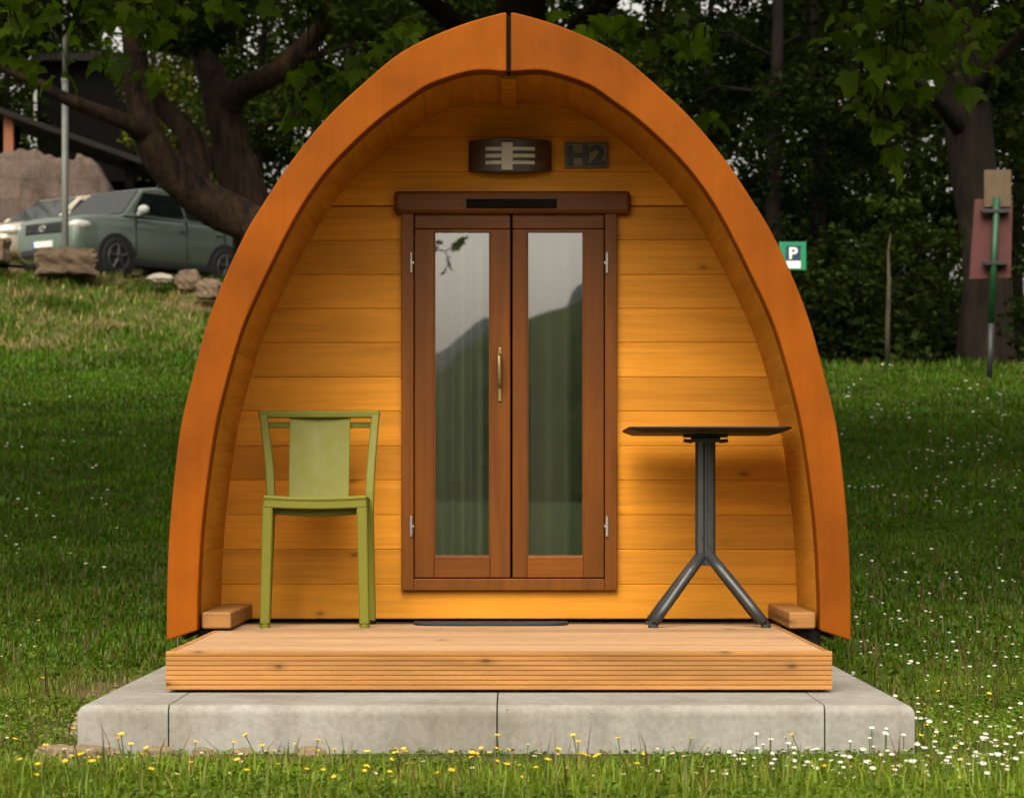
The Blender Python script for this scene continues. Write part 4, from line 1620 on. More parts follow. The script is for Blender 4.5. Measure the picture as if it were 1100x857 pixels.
MB().box((PX(1058, d), d + .046, PZ(222, d)), (PX(1087, d), d + .058, PZ(182, d))).build('tan_board', M['board_tan'], tp, bevel=0.004)
mb = MB()
for py, sp_ in ((227, 15), (283, 13)):
    mb.box((PX(1069 - sp_, d), d - 0.045, PZ(py + 2, d)), (PX(1069 + sp_, d), d + 0.06, PZ(py - 2, d)))
each(mb, 'clamp', M['plastic'], tp, bevel=0.004)


# ------------------------------------------------------------------ foliage helpers
def unit(v):
    return v / np.linalg.norm(v, axis=1, keepdims=True)


def leaf_quads(centers, size, up_bias=0.5, ratio=0.62):
    """folded diamond leaves: 4 verts, 2 triangles each"""
    n = len(centers)
    nrm = rng.normal(size=(n, 3))
    nrm[:, 2] = np.abs(nrm[:, 2]) + up_bias
    nrm = unit(nrm)
    t = rng.normal(size=(n, 3))
    t[:, 2] -= 0.35
    t = t - nrm * np.sum(t * nrm, 1, keepdims=True)
    t = unit(t)
    b = np.cross(nrm, t)
    s = (size * rng.uniform(0.6, 1.35, n))[:, None]
    base = centers - t * s * 0.5
    tip = centers + t * s * 0.5 - nrm * s * 0.08
    l = centers + b * s * ratio * 0.5 + nrm * s * 0.10 - t * s * 0.08
    r = centers - b * s * ratio * 0.5 + nrm * s * 0.10 - t * s * 0.08
    v = np.stack([base, l, tip, r], 1).reshape(-1, 3)
    o = np.arange(n)[:, None] * 4
    f = np.concatenate([o + np.array([0, 2, 1]), o + np.array([0, 3, 2])], 1).reshape(-1)
    return v, f


MAPLE = np.array([(0, -0.05), (0.12, -0.13), (0.30, -0.11), (0.45, 0.0), (0.35, 0.10), (0.50, 0.20), (0.57, 0.40), (0.40, 0.41), (0.29, 0.46), (0.25, 0.62), (0.13, 0.76), (0, 0.94),
                  (-0.13, 0.76), (-0.25, 0.62), (-0.29, 0.46), (-0.40, 0.41), (-0.57, 0.40), (-0.50, 0.20), (-0.35, 0.10), (-0.45, 0.0), (-0.30, -0.11), (-0.12, -0.13)])


def maple_leaves(base, size, dirs=None, hang=0.6):
    """lobed leaves; fan of triangles round a raised midrib"""
    n = len(base)
    t = rng.normal(size=(n, 3)) * 0.7
    t[:, 2] -= hang
    if dirs is not None:
        t += dirs
    t = unit(t)
    nrm = rng.normal(size=(n, 3)) * 0.55 + np.array([0.0, -0.55, 0.7])
    nrm = nrm - t * np.sum(nrm * t, 1, keepdims=True)
    nrm = unit(nrm)
    b = np.cross(t, nrm)
    s = size * rng.uniform(0.4, 1.15, n)
    k = len(MAPLE)
    fold = rng.uniform(0.0, 0.9, n)
    cen = base + t * (s * 0.28)[:, None]
    out = np.zeros((n, k + 1, 3))
    out[:, 0] = cen
    droop = rng.uniform(0.1, 0.75, n)
    for i, (u, w) in enumerate(MAPLE):
        lift = -(u * u * 1.4 + max(0, w - 0.3) ** 2 * 1.3) * droop + abs(u) * fold * 0.55 + rng.normal(0, 0.02, n)
        u = u * (1 - 0.25 * fold) + rng.normal(0, 0.025, n)
        out[:, i + 1] = base + b * (u * s)[:, None] + t * (w * s)[:, None] + nrm * (lift * s)[:, None]
    o = np.arange(n)[:, None] * (k + 1)
    tri = []
    for i in range(k):
        tri.append(o + np.array([0, 1 + i, 1 + (i + 1) % k]))
    f = np.concatenate(tri, 1).reshape(-1)
    return out.reshape(-1, 3), f, k


def tints(n, base, var=0.25, yellow=0.2):
    c = np.tile(np.array(base, dtype=np.float32), (n, 1))
    c *= rng.uniform(1 - var, 1 + var, (n, 1))
    y = rng.uniform(0, 1, (n, 1)) ** 3 * yellow
    c[:, 0:1] += y * 0.05
    c[:, 1:2] += y * 0.03
    return c


def clump_points(clumps, per, fill=0.72):
    pts, idx = [], []
    for i, (c, r) in enumerate(clumps):
        k = int(per * rng.uniform(0.7, 1.3))
        p = rng.normal(size=(k, 3))
        p = unit(p) * (rng.uniform(0, 1, (k, 1)) ** 0.45)
        p[:, 2] *= fill
        pts.append(np.asarray(c) + p * r)
        idx.append(np.full(k, i))
    return np.concatenate(pts), np.concatenate(idx)


def crown_mesh(name, clumps, per, leaf, base, parent=None, var=0.3, mat=None, bright=None):
    pts, idx = clump_points(clumps, per)
    v, f = leaf_quads(pts, leaf)
    c = tints(len(pts), base, var)
    tone = rng.uniform(0.65, 1.35, len(clumps))[idx][:, None]
    c = c * tone
    c2 = np.repeat(c, 2, axis=0)
    nf = len(c2)
    return mesh_np(name, v, f, np.arange(nf) * 3, np.full(nf, 3), mat or M['leaf'], c2, parent)


def copy_tree(src, loc, rz, scale, label, group):
    r = src.copy()
    COL.objects.link(r)
    r.location = loc
    r.rotation_euler = (0, 0, rz)
    r.scale = scale
    r['label'] = label
    if group:
        r['group'] = group
    for c in src.children:
        k = c.copy()
        COL.objects.link(k)
        k.parent = r
    return r


def wood_tree(name, h, crown_w, low, n_clump, per, leaf, base, tr, barkm, label, group, lean=0.0):
    """forest tree standing at the origin: tapered trunk with limbs, crown of leaf clumps"""
    root = thing(name, (0, 0, 0), label, 'tree', group)
    mb = MB()
    top = Vector((lean * h, 0, h * 0.9))
    pts = [Vector((lean * h * t, 0.12 * math.sin(t * 5), h * 0.9 * t - 0.3)) + Vector((random.uniform(-.08, .08), random.uniform(-.08, .08), 0)) for t in np.linspace(0, 1, 9)]
    rad = [tr * (1.35 if i == 0 else 1) * (1 - 0.85 * i / 8) for i in range(9)]
    mb.tube(pts, rad, 12, wob=0.06)
    clumps = []
    nl = 16
    for i in range(nl):
        t = random.uniform(low, 0.97)
        p0 = pts[0].lerp(pts[-1], t)
        a = random.uniform(0, 2 * math.pi)
        L = crown_w * random.uniform(0.45, 1.0) * (1.0 if t < 0.6 else 1.6 - t)
        e = p0 + Vector((math.cos(a) * L, math.sin(a) * L, L * random.uniform(-0.1, 0.5)))
        mid = p0.lerp(e, 0.5) + Vector((0, 0, L * 0.12))
        mb.tube([p0, mid, e], [tr * 0.32 * (1.1 - t), tr * 0.18 * (1.1 - t), tr * 0.05], 6)
        for k in range(3):
            clumps.append((tuple(p0.lerp(e, random.uniform(0.45, 1.05)) + Vector((random.uniform(-.4, .4), random.uniform(-.4, .4), random.uniform(-.3, .4)))), random.uniform(0.5, 1.0) * crown_w * 0.33))
    while len(clumps) < n_clump:
        t = random.uniform(low, 1.08)
        a = random.uniform(0, 2 * math.pi)
        w = crown_w * (math.sin(math.pi * min(1, max(0.06, (t - low * 0.7) / (1.15 - low * 0.7)))) ** 0.6) * random.uniform(0.35, 1.0)
        clumps.append(((lean * h * t + math.cos(a) * w, math.sin(a) * w, h * 0.9 * t + 0.3), random.uniform(0.45, 1.0) * crown_w * 0.30))
    mb.build('trunk', barkm, root, smooth=True)
    crown_mesh('crown', clumps, per, leaf, base, root)
    return root


G = 'trees of the wood behind the pod'
protos = [
    wood_tree('broadleaf_tree', 13, 3.0, 0.14, 95, 125, 0.17, (0.030, 0.050, 0.014), 0.16, M['bark_dark'], 'x', G),
    wood_tree('broadleaf_tree', 15, 3.4, 0.22, 100, 120, 0.18, (0.022, 0.040, 0.013), 0.18, M['bark_dark'], 'x', G, 0.02),
    wood_tree('broadleaf_tree', 12, 2.8, 0.10, 95, 130, 0.15, (0.085, 0.110, 0.022), 0.14, M['bark_dark'], 'x', G, -0.02),
    wood_tree('dark_tree', 16, 2.5, 0.08, 110, 130, 0.14, (0.016, 0.030, 0.013), 0.17, M['bark_dark'], 'x', G),
]
ORIG = list(protos)
used = [False] * 4
# (px, distance, proto, label)
FOREST = [
    (-60, 64, 1, 'broad tree past the left end of the shed'),
    (10, 72, 0, 'tree rising behind the left end of the shed roof'),
    (105, 76, 3, 'dark tree behind the boarded building'),
    (165, 66, 2, 'light green tree right of the boarded building, behind the leaning trunk'),
    (225, 60, 2, 'yellow green tree showing through the fork of the two stemmed tree'),
    (285, 68, 0, 'tree deep behind the right stem of the forked tree'),
    (330, 58, 1, 'tree left of the pod roof, behind the forked limb'),
    (385, 66, 3, 'dark tree above the left shoulder of the pod roof'),
    (430, 55, 0, 'tree behind the upper left curve of the pod roof'),
    (485, 64, 1, 'tall tree just left of the pod apex'),
    (540, 58, 3, 'dark tree directly behind the pod apex'),
    (600, 66, 2, 'light tree just right of the pod apex'),
    (650, 56, 1, 'tree behind the upper right curve of the pod roof'),
    (705, 62, 3, 'dark slender tree above the right shoulder of the pod roof'),
    (762, 50, 0, 'tree right of the pod roof behind the bright maple spray'),
    (822, 55, 1, 'tree with a bare brown trunk section above the parking sign'),
    (872, 48, 3, 'dark dense tree behind the parking sign'),
    (925, 64, 2, 'light tree behind the thin young stem'),
    (975, 52, 0, 'tree between the thin young stem and the thick trunk'),
    (1010, 64, 3, 'dark tree deep behind the thick trunk'),
    (1100, 54, 1, 'tree behind the red and tan boards at the right edge'),
    (1150, 48, 3, 'dark tree leaning in from beyond the right edge'),
    (832, 46, 3, 'dark tree with a slim brown trunk right behind the parking sign'),
]
for px_, d, k, lab in FOREST:
    x = PX(px_, d)
    loc = (x, d, T(x, d))
    s = random.uniform(0.9, 1.12)
    if not used[k]:
        used[k] = True
        o = protos[k]
        o.location = loc
        o.rotation_euler = (0, 0, random.uniform(0, 6))
        o['label'] = lab
    else:
        copy_tree(protos[k], loc, random.uniform(0, 6.28), (s, s, s * random.uniform(0.95, 1.05)), lab, G)

# far wood behind them, one mass
cl = []
for i in range(330):
    x = rng.uniform(-26, 26)
    y = rng.uniform(80, 96)
    cl.append(((x, y, T(x, y) + rng.uniform(0.5, 15)), rng.uniform(1.2, 2.3)))
fw = crown_mesh('far_wood', cl, 230, 0.33, (0.026, 0.042, 0.016))
tag(fw, 'dark mass of far woodland closing the view behind the trees', 'wood', kind='stuff')

# thick trunk at the right
d = 40
x = PX(1055, d)
bt = thing('thick_tree', (x, d, T(x, d)), 'thick grey trunked tree behind the red board at right', 'tree')
mb = MB()
pts = [P(1057, 400, d), P(1058, 380, d), P(1060, 340, d), P(1062, 300, d), P(1056, 250, d), P(1046, 190, d), P(1037, 120, d), P(1030, 40, d), P(1024, -60, d), P(1015, -160, d)]
mb.tube(pts, [0.56, 0.46, 0.40, 0.37, 0.35, 0.36, 0.37, 0.35, 0.30, 0.22], 18, wob=0.07)
mb.tube([P(1037, 120, d), P(1075, 60, d - 1), P(1110, 20, d - 2)], [0.16, 0.10, 0.05], 8)
mb.tube([P(1040, 150, d), P(1000, 100, d - 1), P(960, 70, d - 2)], [0.14, 0.09, 0.04], 8)
mb.build('trunk', M['bark_grey'], bt, smooth=True)
cl = []
for i in range(70):
    cl.append((tuple(P(random.uniform(955, 1130), random.uniform(-200, 60), d + random.uniform(-2.5, 2.5))), random.uniform(0.4, 0.8)))
for i in range(10):
    cl.append((tuple(P(random.uniform(1070, 1130), random.uniform(40, 190), d + random.uniform(-1, 2))), random.uniform(0.25, 0.5)))
c = crown_mesh('crown', cl, 110, 0.16, (0.026, 0.045, 0.014))
c.parent = bt
c.matrix_parent_inverse = Matrix.Translation(-Vector(bt.location))

# young stem
d = 33.2
x = PX(953, d)
yt = thing('young_tree', (x, d, T(x, d)), 'thin bare stemmed young tree at the lawn edge', 'tree')
mb = MB()
mb.tube([P(953, 396, d), P(953.5, 345, d), P(955, 300, d), P(954, 270, d), P(957, 250, d)], [0.036, 0.032, 0.026, 0.018, 0.008], 10)
mb.build('trunk', M['bark_young'], yt, smooth=True)
cl = [(tuple(P(955 + random.uniform(-22, 24), random.uniform(215, 285), d + random.uniform(-.4, .4))), random.uniform(0.12, 0.28)) for i in range(16)]
c = crown_mesh('crown', cl, 26, 0.10, (0.040, 0.062, 0.018))
c.parent = yt
c.matrix_parent_inverse = Matrix.Translation(-Vector(yt.location))

# bushes at the edge of the wood
bushes = [(770, 40.5), (815, 41.0), (892, 39.4), (925, 41), (930, 39.5), (1000, 42.5), (1168, 38), (1200, 40), (860, 42), (958, 44), (1040, 45)]
bl = ['bush hidden low behind the right rim of the pod', 'bush below the parking sign post', 'low bush right of the parking sign at the lawn edge', 'bush left of the thin young stem', 'bush right of the thin young stem',
      'bush left of the thick trunk', 'bush right of the red board', 'bush at the right edge below the boards', 'taller bush behind the parking sign', 'taller bush behind the thin young stem', 'bush behind the thick trunk']
proto = None
for (px_, d), lab in zip(bushes, bl):
    x = PX(px_, d)
    if proto is None:
        proto = thing('bush', (0, 0, 0), lab, 'bush', 'bushes at the edge of the wood')
        mb = MB()
        for i in range(9):
            a = random.uniform(0, 6.28)
            mb.tube([(0, 0, -0.1), (0.3 * math.cos(a), 0.3 * math.sin(a), 0.7), (0.9 * math.cos(a), 0.9 * math.sin(a), 1.4 + random.uniform(-.4, .4))], [0.03, 0.02, 0.008], 6)
        mb.build('stem', M['bark_dark'], proto)
        cl = [((random.uniform(-1.1, 1.1), random.uniform(-.8, .8), random.uniform(0.1, 1.9)), random.uniform(0.25, 0.5)) for i in range(46)]
        crown_mesh('foliage', cl, 80, 0.12, (0.022, 0.040, 0.014), proto)
        proto.location = (x, d, T(x, d))
    else:
        s = random.uniform(0.7, 1.25)
        copy_tree(proto, (x, d, T(x, d)), random.uniform(0, 6.28), (s * 1.1, s, s * random.uniform(0.8, 1.1)), lab, 'bushes at the edge of the wood')


# the two leaning old trees at the left
def limb_tree(name, base, label, limbs, clumps, per, leaf, col, barkm):
    root = thing(name, base, label, 'tree')
    mb = MB()
    for pts, rad in limbs:
        # refine each limb with a smooth spline
        p = [Vector(a) for a in pts]
        fine, fr = [], []
        q_ = [2 * p[0] - p[1]] + p + [2 * p[-1] - p[-2]]
        rq = [rad[0]] + list(rad) + [rad[-1]]
        for i in range(1, len(q_) - 2):
            for t in (0, .25, .5, .75):
                a, b, c, d_ = q_[i - 1:i + 3]
                fine.append(0.5 * ((2 * b) + (c - a) * t + (2 * a - 5 * b + 4 * c - d_) * t * t + (3 * b - a - 3 * c + d_) * t ** 3))
                fr.append((rq[i] + (rq[i + 1] - rq[i]) * t) * random.uniform(0.94, 1.07))
        fine.append(p[-1])
        fr.append(rad[-1])
        mb.tube(fine, fr, 14, wob=0.05)
    mb.build('trunk', barkm, root, smooth=True)
    c = crown_mesh('crown', clumps, per, leaf, col)
    c.parent = root
    c.matrix_parent_inverse = Matrix.Translation(-Vector(base))
    return root


d1, d2 = 41.0, 42.0
b1 = P(345, 330, d1)
b1.z = T(b1.x, d1) - 0.2
limbs1 = [([b1, P(305, 270, d1), P(268, 240, d1), P(215, 212, d1), P(178, 178, d1 - .3), P(157, 140, d1 - .5), P(148, 95, d1 - .3), P(143, 45, d1), P(136, -20, d1), P(128, -100, d1)],
           [0.46, 0.38, 0.34, 0.32, 0.29, 0.25, 0.205, 0.185, 0.16, 0.11]),
          ([P(160, 148, d1 - .5), P(138, 133, d1 - .9), P(100, 118, d1 - 1.3), P(70, 106, d1 - 1.6), P(38, 88, d1 - 1.8), P(-10, 70, d1 - 2)], [0.17, 0.135, 0.115, 0.10, 0.08, 0.05]),
          ([P(212, 212, d1), P(209, 175, d1 + .4), P(200, 140, d1 + .6), P(172, 112, d1 + .9), P(150, 70, d1 + 1)], [0.24, 0.21, 0.19, 0.16, 0.11])]
cl = [(tuple(P(random.uniform(-40, 250), random.uniform(-220, 12), d1 + random.uniform(-3, 3))), random.uniform(0.35, 0.75)) for i in range(75)]
cl += [(tuple(P(random.choice((random.uniform(-20, 110), random.uniform(165, 230))), random.uniform(0, 45), d1 + random.uniform(-2.5, 0))), random.uniform(0.2, 0.42)) for i in range(22)]
limb_tree('leaning_tree', b1, 'old brown tree leaning left over the green car', limbs1, cl, 110, 0.17, (0.028, 0.048, 0.012), M['bark'])
b2 = P(292, 330, d2)
b2.z = T(b2.x, d2) - 0.2
limbs2 = [([b2, P(276, 260, d2), P(262, 205, d2), P(248, 155, d2), P(238, 115, d2), P(222, 70, d2 + .3), P(203, 30, d2 + .5), P(190, -15, d2 + .6), P(182, -90, d2 + .6)],
           [0.48, 0.41, 0.37, 0.33, 0.28, 0.22, 0.19, 0.165, 0.11]),
          ([P(240, 118, d2), P(262, 96, d2 - .4), P(300, 76, d2 - .7), P(328, 50, d2 - .9), P(352, 18, d2 - 1.1), P(380, -30, d2 - 1.2)], [0.25, 0.215, 0.19, 0.17, 0.14, 0.09]),
          ([P(318, 62, d2 - .8), P(345, 58, d2 - 1.2), P(380, 48, d2 - 1.6)], [0.07, 0.05, 0.02])]
cl = [(tuple(P(random.uniform(140, 440), random.uniform(-220, 0), d2 + random.uniform(-3, 3))), random.uniform(0.35, 0.75)) for i in range(75)]
cl += [(tuple(P(random.uniform(330, 430), random.uniform(0, 80), d2 + random.uniform(-2, 1))), random.uniform(0.2, 0.42)) for i in range(10)]
limb_tree('forked_tree', b2, 'old two stemmed tree forking beside the pod roof', limbs2, cl, 110, 0.17, (0.030, 0.052, 0.013), M['bark'])


# maples overhanging the lawn: only lower sprays reach the frame; unseen crowns widened to shade the lawn
def maple(label, base, boughs, sprays, crown_pts, col, sz=0.18):
    """boughs: list of limbs (world points, radii); sprays: (px, py, d, spread px, n) of hanging leaf groups"""
    root = thing('maple_tree', base, label, 'tree', 'maples overhanging the lawn')
    mb = MB()
    for pts, rad in boughs:
        mb.tube(pts, rad, 10, wob=0.04)
    allb, alld = [], []
    for (px_, py_, d_, sx_, sy_, n_, src) in sprays:
        c = P(px_, py_, d_)
        s0 = Vector(src)
        mid = s0.lerp(c, 0.55) + Vector((0, 0, 0.12))
        mb.tube([s0, s0.lerp(mid, .5) + Vector((0, 0, .05)), mid, c], [0.012, 0.009, 0.006, 0.002], 6)
        for i in range(int(n_ * 1.45)):
            p = P(px_ + random.gauss(0, sx_ * .5), py_ + random.gauss(0, sy_ * .5), d_ + random.gauss(0, .25))
            k = mid.lerp(c, random.uniform(0.35, 1.0))
            if i % 2 == 0:
                mb.tube([k, k.lerp(p, .6) + Vector((0, 0, .03)), p], [0.005, 0.003, 0.002], 4)
            allb.append(p)
            alld.append((p - k) * 0.8)
    mb.build('trunk', M['bark'], root, smooth=True)
    pts = np.array([tuple(p) for p in allb])
    dirs = np.array([tuple(p) for p in alld])
    v1, f1, k = maple_leaves(pts, sz, dirs)
    nleaf = len(pts)
    c1 = np.array([0.125, 0.190, 0.008]) * rng.uniform(0.55, 1.3, (nleaf, 1))
    cp, idx = clump_points(crown_pts, 52)
    v2, f2, k = maple_leaves(cp, 0.215)
    c2 = tints(len(cp), col, 0.3)
    v = np.concatenate([v1, v2])
    f = np.concatenate([f1, f2 + len(v1)])
    cc = np.concatenate([np.repeat(c1, k, axis=0), np.repeat(c2, k, axis=0)])
    nf = len(cc)
    o = mesh_np('crown', v, f, np.arange(nf) * 3, np.full(nf, 3), M['leaf_near'], cc)
    o.parent = root
    o.matrix_parent_inverse = Matrix.Translation(-Vector(base))
    return root


def above(x0, x1, y0, y1, zmin, zmax, n, r0=0.5, r1=0.95):
    """crown clumps that stay above the line of sight of the frame's top edge"""
    out = []
    while len(out) < n:
        x, y = random.uniform(x0, x1), random.uniform(y0, y1)
        r = random.uniform(r0, r1)
        lim = PZ(0, y) + r * 0.75 + 0.05
        z = max(random.uniform(zmin, zmax), lim + random.uniform(0, 0.4))
        out.append(((x, y, z), r))
    return out


MC = (0.060, 0.100, 0.008)
# left maple, trunk beyond the left edge
bx, by = -6.6, 18.0
bz = T(bx, by) - 0.2
boughs = [([(bx, by, bz), (bx + .1, by, bz + 2), (bx + .3, by - .2, bz + 4), (bx + .5, by, 6.6), (bx + 1, by, 9)], [.34, .27, .23, .18, .08]),
          ([(bx + .3, by - .2, bz + 3.8), (-5.0, 17.6, 5.0), (-3.4, 17.4, 5.2), (-2.0, 17.3, 5.1)], [.14, .10, .06, .025]),
          ([(bx + .4, by, 5.8), (-4.6, 20, 7), (-2.6, 21.5, 7.6)], [.13, .09, .03])]
sprays = [(95, 55, 17.4, 42, 30, 9, (-3.4, 17.4, 5.2)), (28, 52, 17.0, 50, 34, 10, (-3.9, 17.45, 5.15)), (40, 15, 17.6, 60, 24, 12, (-3.6, 17.4, 5.18)), (150, 18, 17.8, 60, 24, 12, (-2.9, 17.38, 5.16)),
          (165, 75, 17.6, 40, 22, 5, (-2.7, 17.36, 5.14)), (230, 10, 18.2, 50, 20, 7, (-2.1, 17.3, 5.1)), (100, 5, 16.8, 90, 20, 14, (-3.2, 17.38, 5.2)), (62, 88, 17.2, 26, 14, 3, (-3.3, 17.4, 5.2))]
maple('broad leaved maple overhanging the lawn from beyond the left edge', (bx, by, bz), boughs, sprays, above(-12.5, -0.5, 9.0, 22, 4.6, 9, 330), MC)
# middle maple, its trunk behind the pod
bx, by = 0.15, 20.0
bz = T(bx, by) - 0.2
boughs = [([(bx, by, bz), (bx, by, bz + 2), (bx - .1, by, 4.0), (bx, by, 6.2), (bx, by + .3, 9)], [.30, .25, .21, .17, .07]),
          ([(bx, by, 4.0), (-.7, 19.2, 4.6), (-1.5, 18.6, 4.75)], [.10, .07, .02]),
          ([(bx, by, 4.1), (.9, 19.4, 4.75), (1.5, 18.8, 4.85), (1.8, 18.5, 4.85)], [.10, .07, .04, .015])]
sprays = [(345, 92, 18.3, 42, 36, 22, (-1.5, 18.6, 4.75)), (395, 70, 18.2, 40, 26, 14, (-1.2, 18.8, 4.7)), (330, 140, 18.4, 26, 34, 8, (-1.5, 18.6, 4.75)), (425, 40, 18.4, 34, 20, 8, (-1, 18.9, 4.68)),
          (690, 42, 18.6, 46, 28, 14, (1.2, 19.1, 4.8)), (755, 45, 18.4, 40, 26, 9, (1.6, 18.7, 4.85)), (700, 100, 18.5, 26, 30, 9, (1.2, 19.1, 4.8)), (752, 124, 18.4, 22, 6, 3, (1.3, 19.0, 4.82)), (640, 20, 18.8, 40, 18, 8, (.9, 19.4, 4.75))]
maple('broad leaved maple behind the pod with sprays above both roof shoulders', (bx, by, bz), boughs, sprays, above(-4, 4.5, 9.5, 23, 5.0, 9, 260), MC)
# right maple
bx, by = 6.6, 18.5
bz = T(bx, by) - 0.2
boughs = [([(bx, by, bz), (bx, by, bz + 2), (bx - .2, by, bz + 4), (bx - .3, by, 6.8), (bx - .4, by, 9.2)], [.32, .26, .22, .17, .07]),
          ([(bx - .2, by, bz + 3.7), (5.0, 17.8, 4.9), (3.6, 17.3, 5.0), (2.5, 17.1, 4.8)], [.13, .09, .05, .015])]
sprays = [(930, 25, 17.1, 40, 30, 14, (2.5, 17.1, 4.8)), (990, 20, 17.2, 60, 28, 18, (2.8, 17.15, 4.85)), (1060, 22, 17.3, 60, 30, 18, (3.4, 17.25, 4.95)), (920, 115, 17.0, 20, 26, 5, (2.5, 17.1, 4.8)), (948, 150, 16.9, 22, 30, 5, (2.6, 17.1, 4.8)),
          (960, 88, 17.1, 44, 26, 11, (2.7, 17.12, 4.84)), (1010, 75, 17.3, 50, 30, 10, (2.9, 17.2, 4.9)), (1050, 55, 17.3, 40, 24, 8, (3.3, 17.25, 4.95)), (970, 60, 16.8, 40, 22, 8, (2.7, 17.1, 4.85))]
maple('broad leaved maple overhanging the lawn from beyond the right edge', (bx, by, bz), boughs, sprays, above(0.5, 12.0, 9.0, 22, 4.6, 9, 330), MC)


bx, by = -5.2, -12.0
bz = T(bx, by) - 0.2
boughs = [([(bx, by, bz), (bx, by, 2.0), (bx + .1, by, 4.5), (bx, by, 7)], [.22, .18, .14, .06]),
          ([(bx + .05, by, 3.2), (-3.6, by, 3.9), (-2.0, by, 4.05), (-1.2, by, 3.95)], [.09, .06, .03, .01])]
sprays = []
mroot = thing('maple_tree', (bx, by, bz), 'maple behind the photographer, mirrored as a twig in the left door pane', 'tree')
mb = MB()
for pts, rad in boughs:
    mb.tube(pts, rad, 10)
tw = [(-1.2, by, 3.95), (-0.90, by, 3.88), (-0.74, by, 3.99), (-0.66, by, 4.06)]
mb.tube(tw, [.012, .009, .006, .003], 6)
mb.tube([(-0.90, by, 3.88), (-0.86, by, 3.74), (-0.93, by, 3.60)], [.007, .005, .003], 6)
mb.build('trunk', M['bark'], mroot, smooth=True)
tip = [(-0.66, by, 4.06), (-0.70, by, 4.03), (-0.74, by, 3.97), (-0.84, by, 3.80), (-0.87, by, 3.76), (-0.95, by, 3.98), (-0.99, by, 4.02), (-1.02, by, 3.92), (-0.90, by, 3.66)]
cp, idx = clump_points(above(-8.5, -2.2, -15, -9.5, 4, 8, 45), 40)
v1, f1, k = maple_leaves(np.array(tip), 0.15)
v2, f2, k = maple_leaves(cp, 0.2)
cc = np.repeat(tints(len(tip) + len(cp), MC, 0.3), k, axis=0)
nf = len(cc)
o = mesh_np('crown', np.concatenate([v1, v2]), np.concatenate([f1, f2 + len(v1)]), np.arange(nf) * 3, np.full(nf, 3), M['leaf_near'], cc)
o.parent = mroot
o.matrix_parent_inverse = Matrix.Translation(-Vector((bx, by, bz)))


# ------------------------------------------------------------------ grass
def blocked(x, y):
    slab = (x > SX0 - 0.005) & (x < SX1 + 0.005) & (y > SY0 - 0.004) & (y < 14.9)
    return slab


def vnoise(x, y, s, seed=0):
    return 0.5 + 0.25 * (np.sin(x * s * 1.3 + seed) * np.sin(y * s * 0.9 + 1.7 * seed) + np.sin(x * s * 2.9 - y * s * 1.7 + seed * 2.1) * 0.6 + np.sin(y * s * 4.1 + x * s * 0.7 + seed) * 0.4)


def grass_zone(n, y0, y1, marg, h, w, fan=0.2037, power=1.0, xlim=None, stalk=False):
    u = rng.uniform(0, 1, n)
    # density proportional to width of the view at that distance
    y = np.sqrt(y0 ** 2 + u * (y1 ** 2 - y0 ** 2)) if power == 1.0 else y0 + u * (y1 - y0)
    x = rng.uniform(-1, 1, n) * (y * fan + marg)
    ok = ~blocked(x, y)
    dr = dryness(x, y)
    thin = rng.uniform(0, 1, n) > np.clip(dr * 1.15, 0, 0.93) * np.where(y < 20, 1, 0.55)
    ok &= thin
    if xlim is not None:
        ok &= xlim(x, y)
    x, y, dr = x[ok], y[ok], dr[ok]
    m = len(x)
    clump = vnoise(x, y, 2.2, 3)
    hh = h * rng.uniform(0.45, 1.25, m) * (0.55 + 0.9 * clump)
    hh = hh * np.where((y > 6.5) & (y < 7.6) & (np.abs(x) < 1.5), np.clip((7.6 - y) / 1.1, 0.18, 1), 1.0)
    ww = w * rng.uniform(0.6, 1.3, m)
    z = terrain(x, y) - 0.004
    az = rng.uniform(0, 2 * np.pi, m)
    lean = np.abs(rng.normal(0, 0.42, m)) + 0.08
    dx_, dy_ = np.cos(az), np.sin(az)
    bx_, by_ = -dy_, dx_
    # turn blades roughly face-on at random
    v = np.zeros((m, 5, 3))
    base = np.stack([x, y, z], 1)
    side = np.stack([bx_, by_, np.zeros(m)], 1) * (ww * 0.5)[:, None]
    out = np.stack([dx_, dy_, np.zeros(m)], 1)
    upv = np.array([0, 0, 1.0])
    mid = base + upv * (hh * 0.55)[:, None] + out * (hh * lean * 0.30)[:, None]
    tip = base + upv * (hh * (1 - 0.22 * lean))[:, None] + out * (hh * lean)[:, None]
    v[:, 0] = base - side
    v[:, 1] = base + side
    v[:, 2] = mid + side * 0.8
    v[:, 3] = mid - side * 0.8
    v[:, 4] = tip
    # colours
    pt = vnoise(x, y, 0.9, 1)
    c = np.zeros((m, 3))
    lush_shade = sst(8.0, 12.5, y)[:, None]  # greener lawn farther back, with tree shade darkened into its blade colour
    c[:] = np.array([0.150, 0.212, 0.015]) * (1 - lush_shade) + np.array([0.058, 0.122, 0.003]) * lush_shade
    c = c * (0.65 + 0.6 * pt[:, None])
    c *= rng.uniform(0.65, 1.35, (m, 1))
    yel = (rng.uniform(0, 1, m) < 0.10 + 0.12 * (vnoise(x, y, 1.7, 5) > 0.6))
    c[yel] = np.array([0.24, 0.21, 0.045]) * rng.uniform(0.7, 1.3, (yel.sum(), 1)) * (1 - 0.55 * lush_shade[yel])
    dd = rng.uniform(0, 1, m) < np.clip(dr * 0.75, 0, 0.7)
    c[dd] = np.array([0.27, 0.215, 0.085]) * rng.uniform(0.6, 1.25, (dd.sum(), 1))
    if stalk:
        c[:] = np.array([0.13, 0.085, 0.035]) * rng.uniform(0.5, 1.4, (m, 1))
        v[:, 2] = mid + side * 1.0
        v[:, 3] = mid - side * 1.0
    return v.reshape(-1, 3), c


def right_of_view(x, y):
    return np.ones_like(x, dtype=bool)


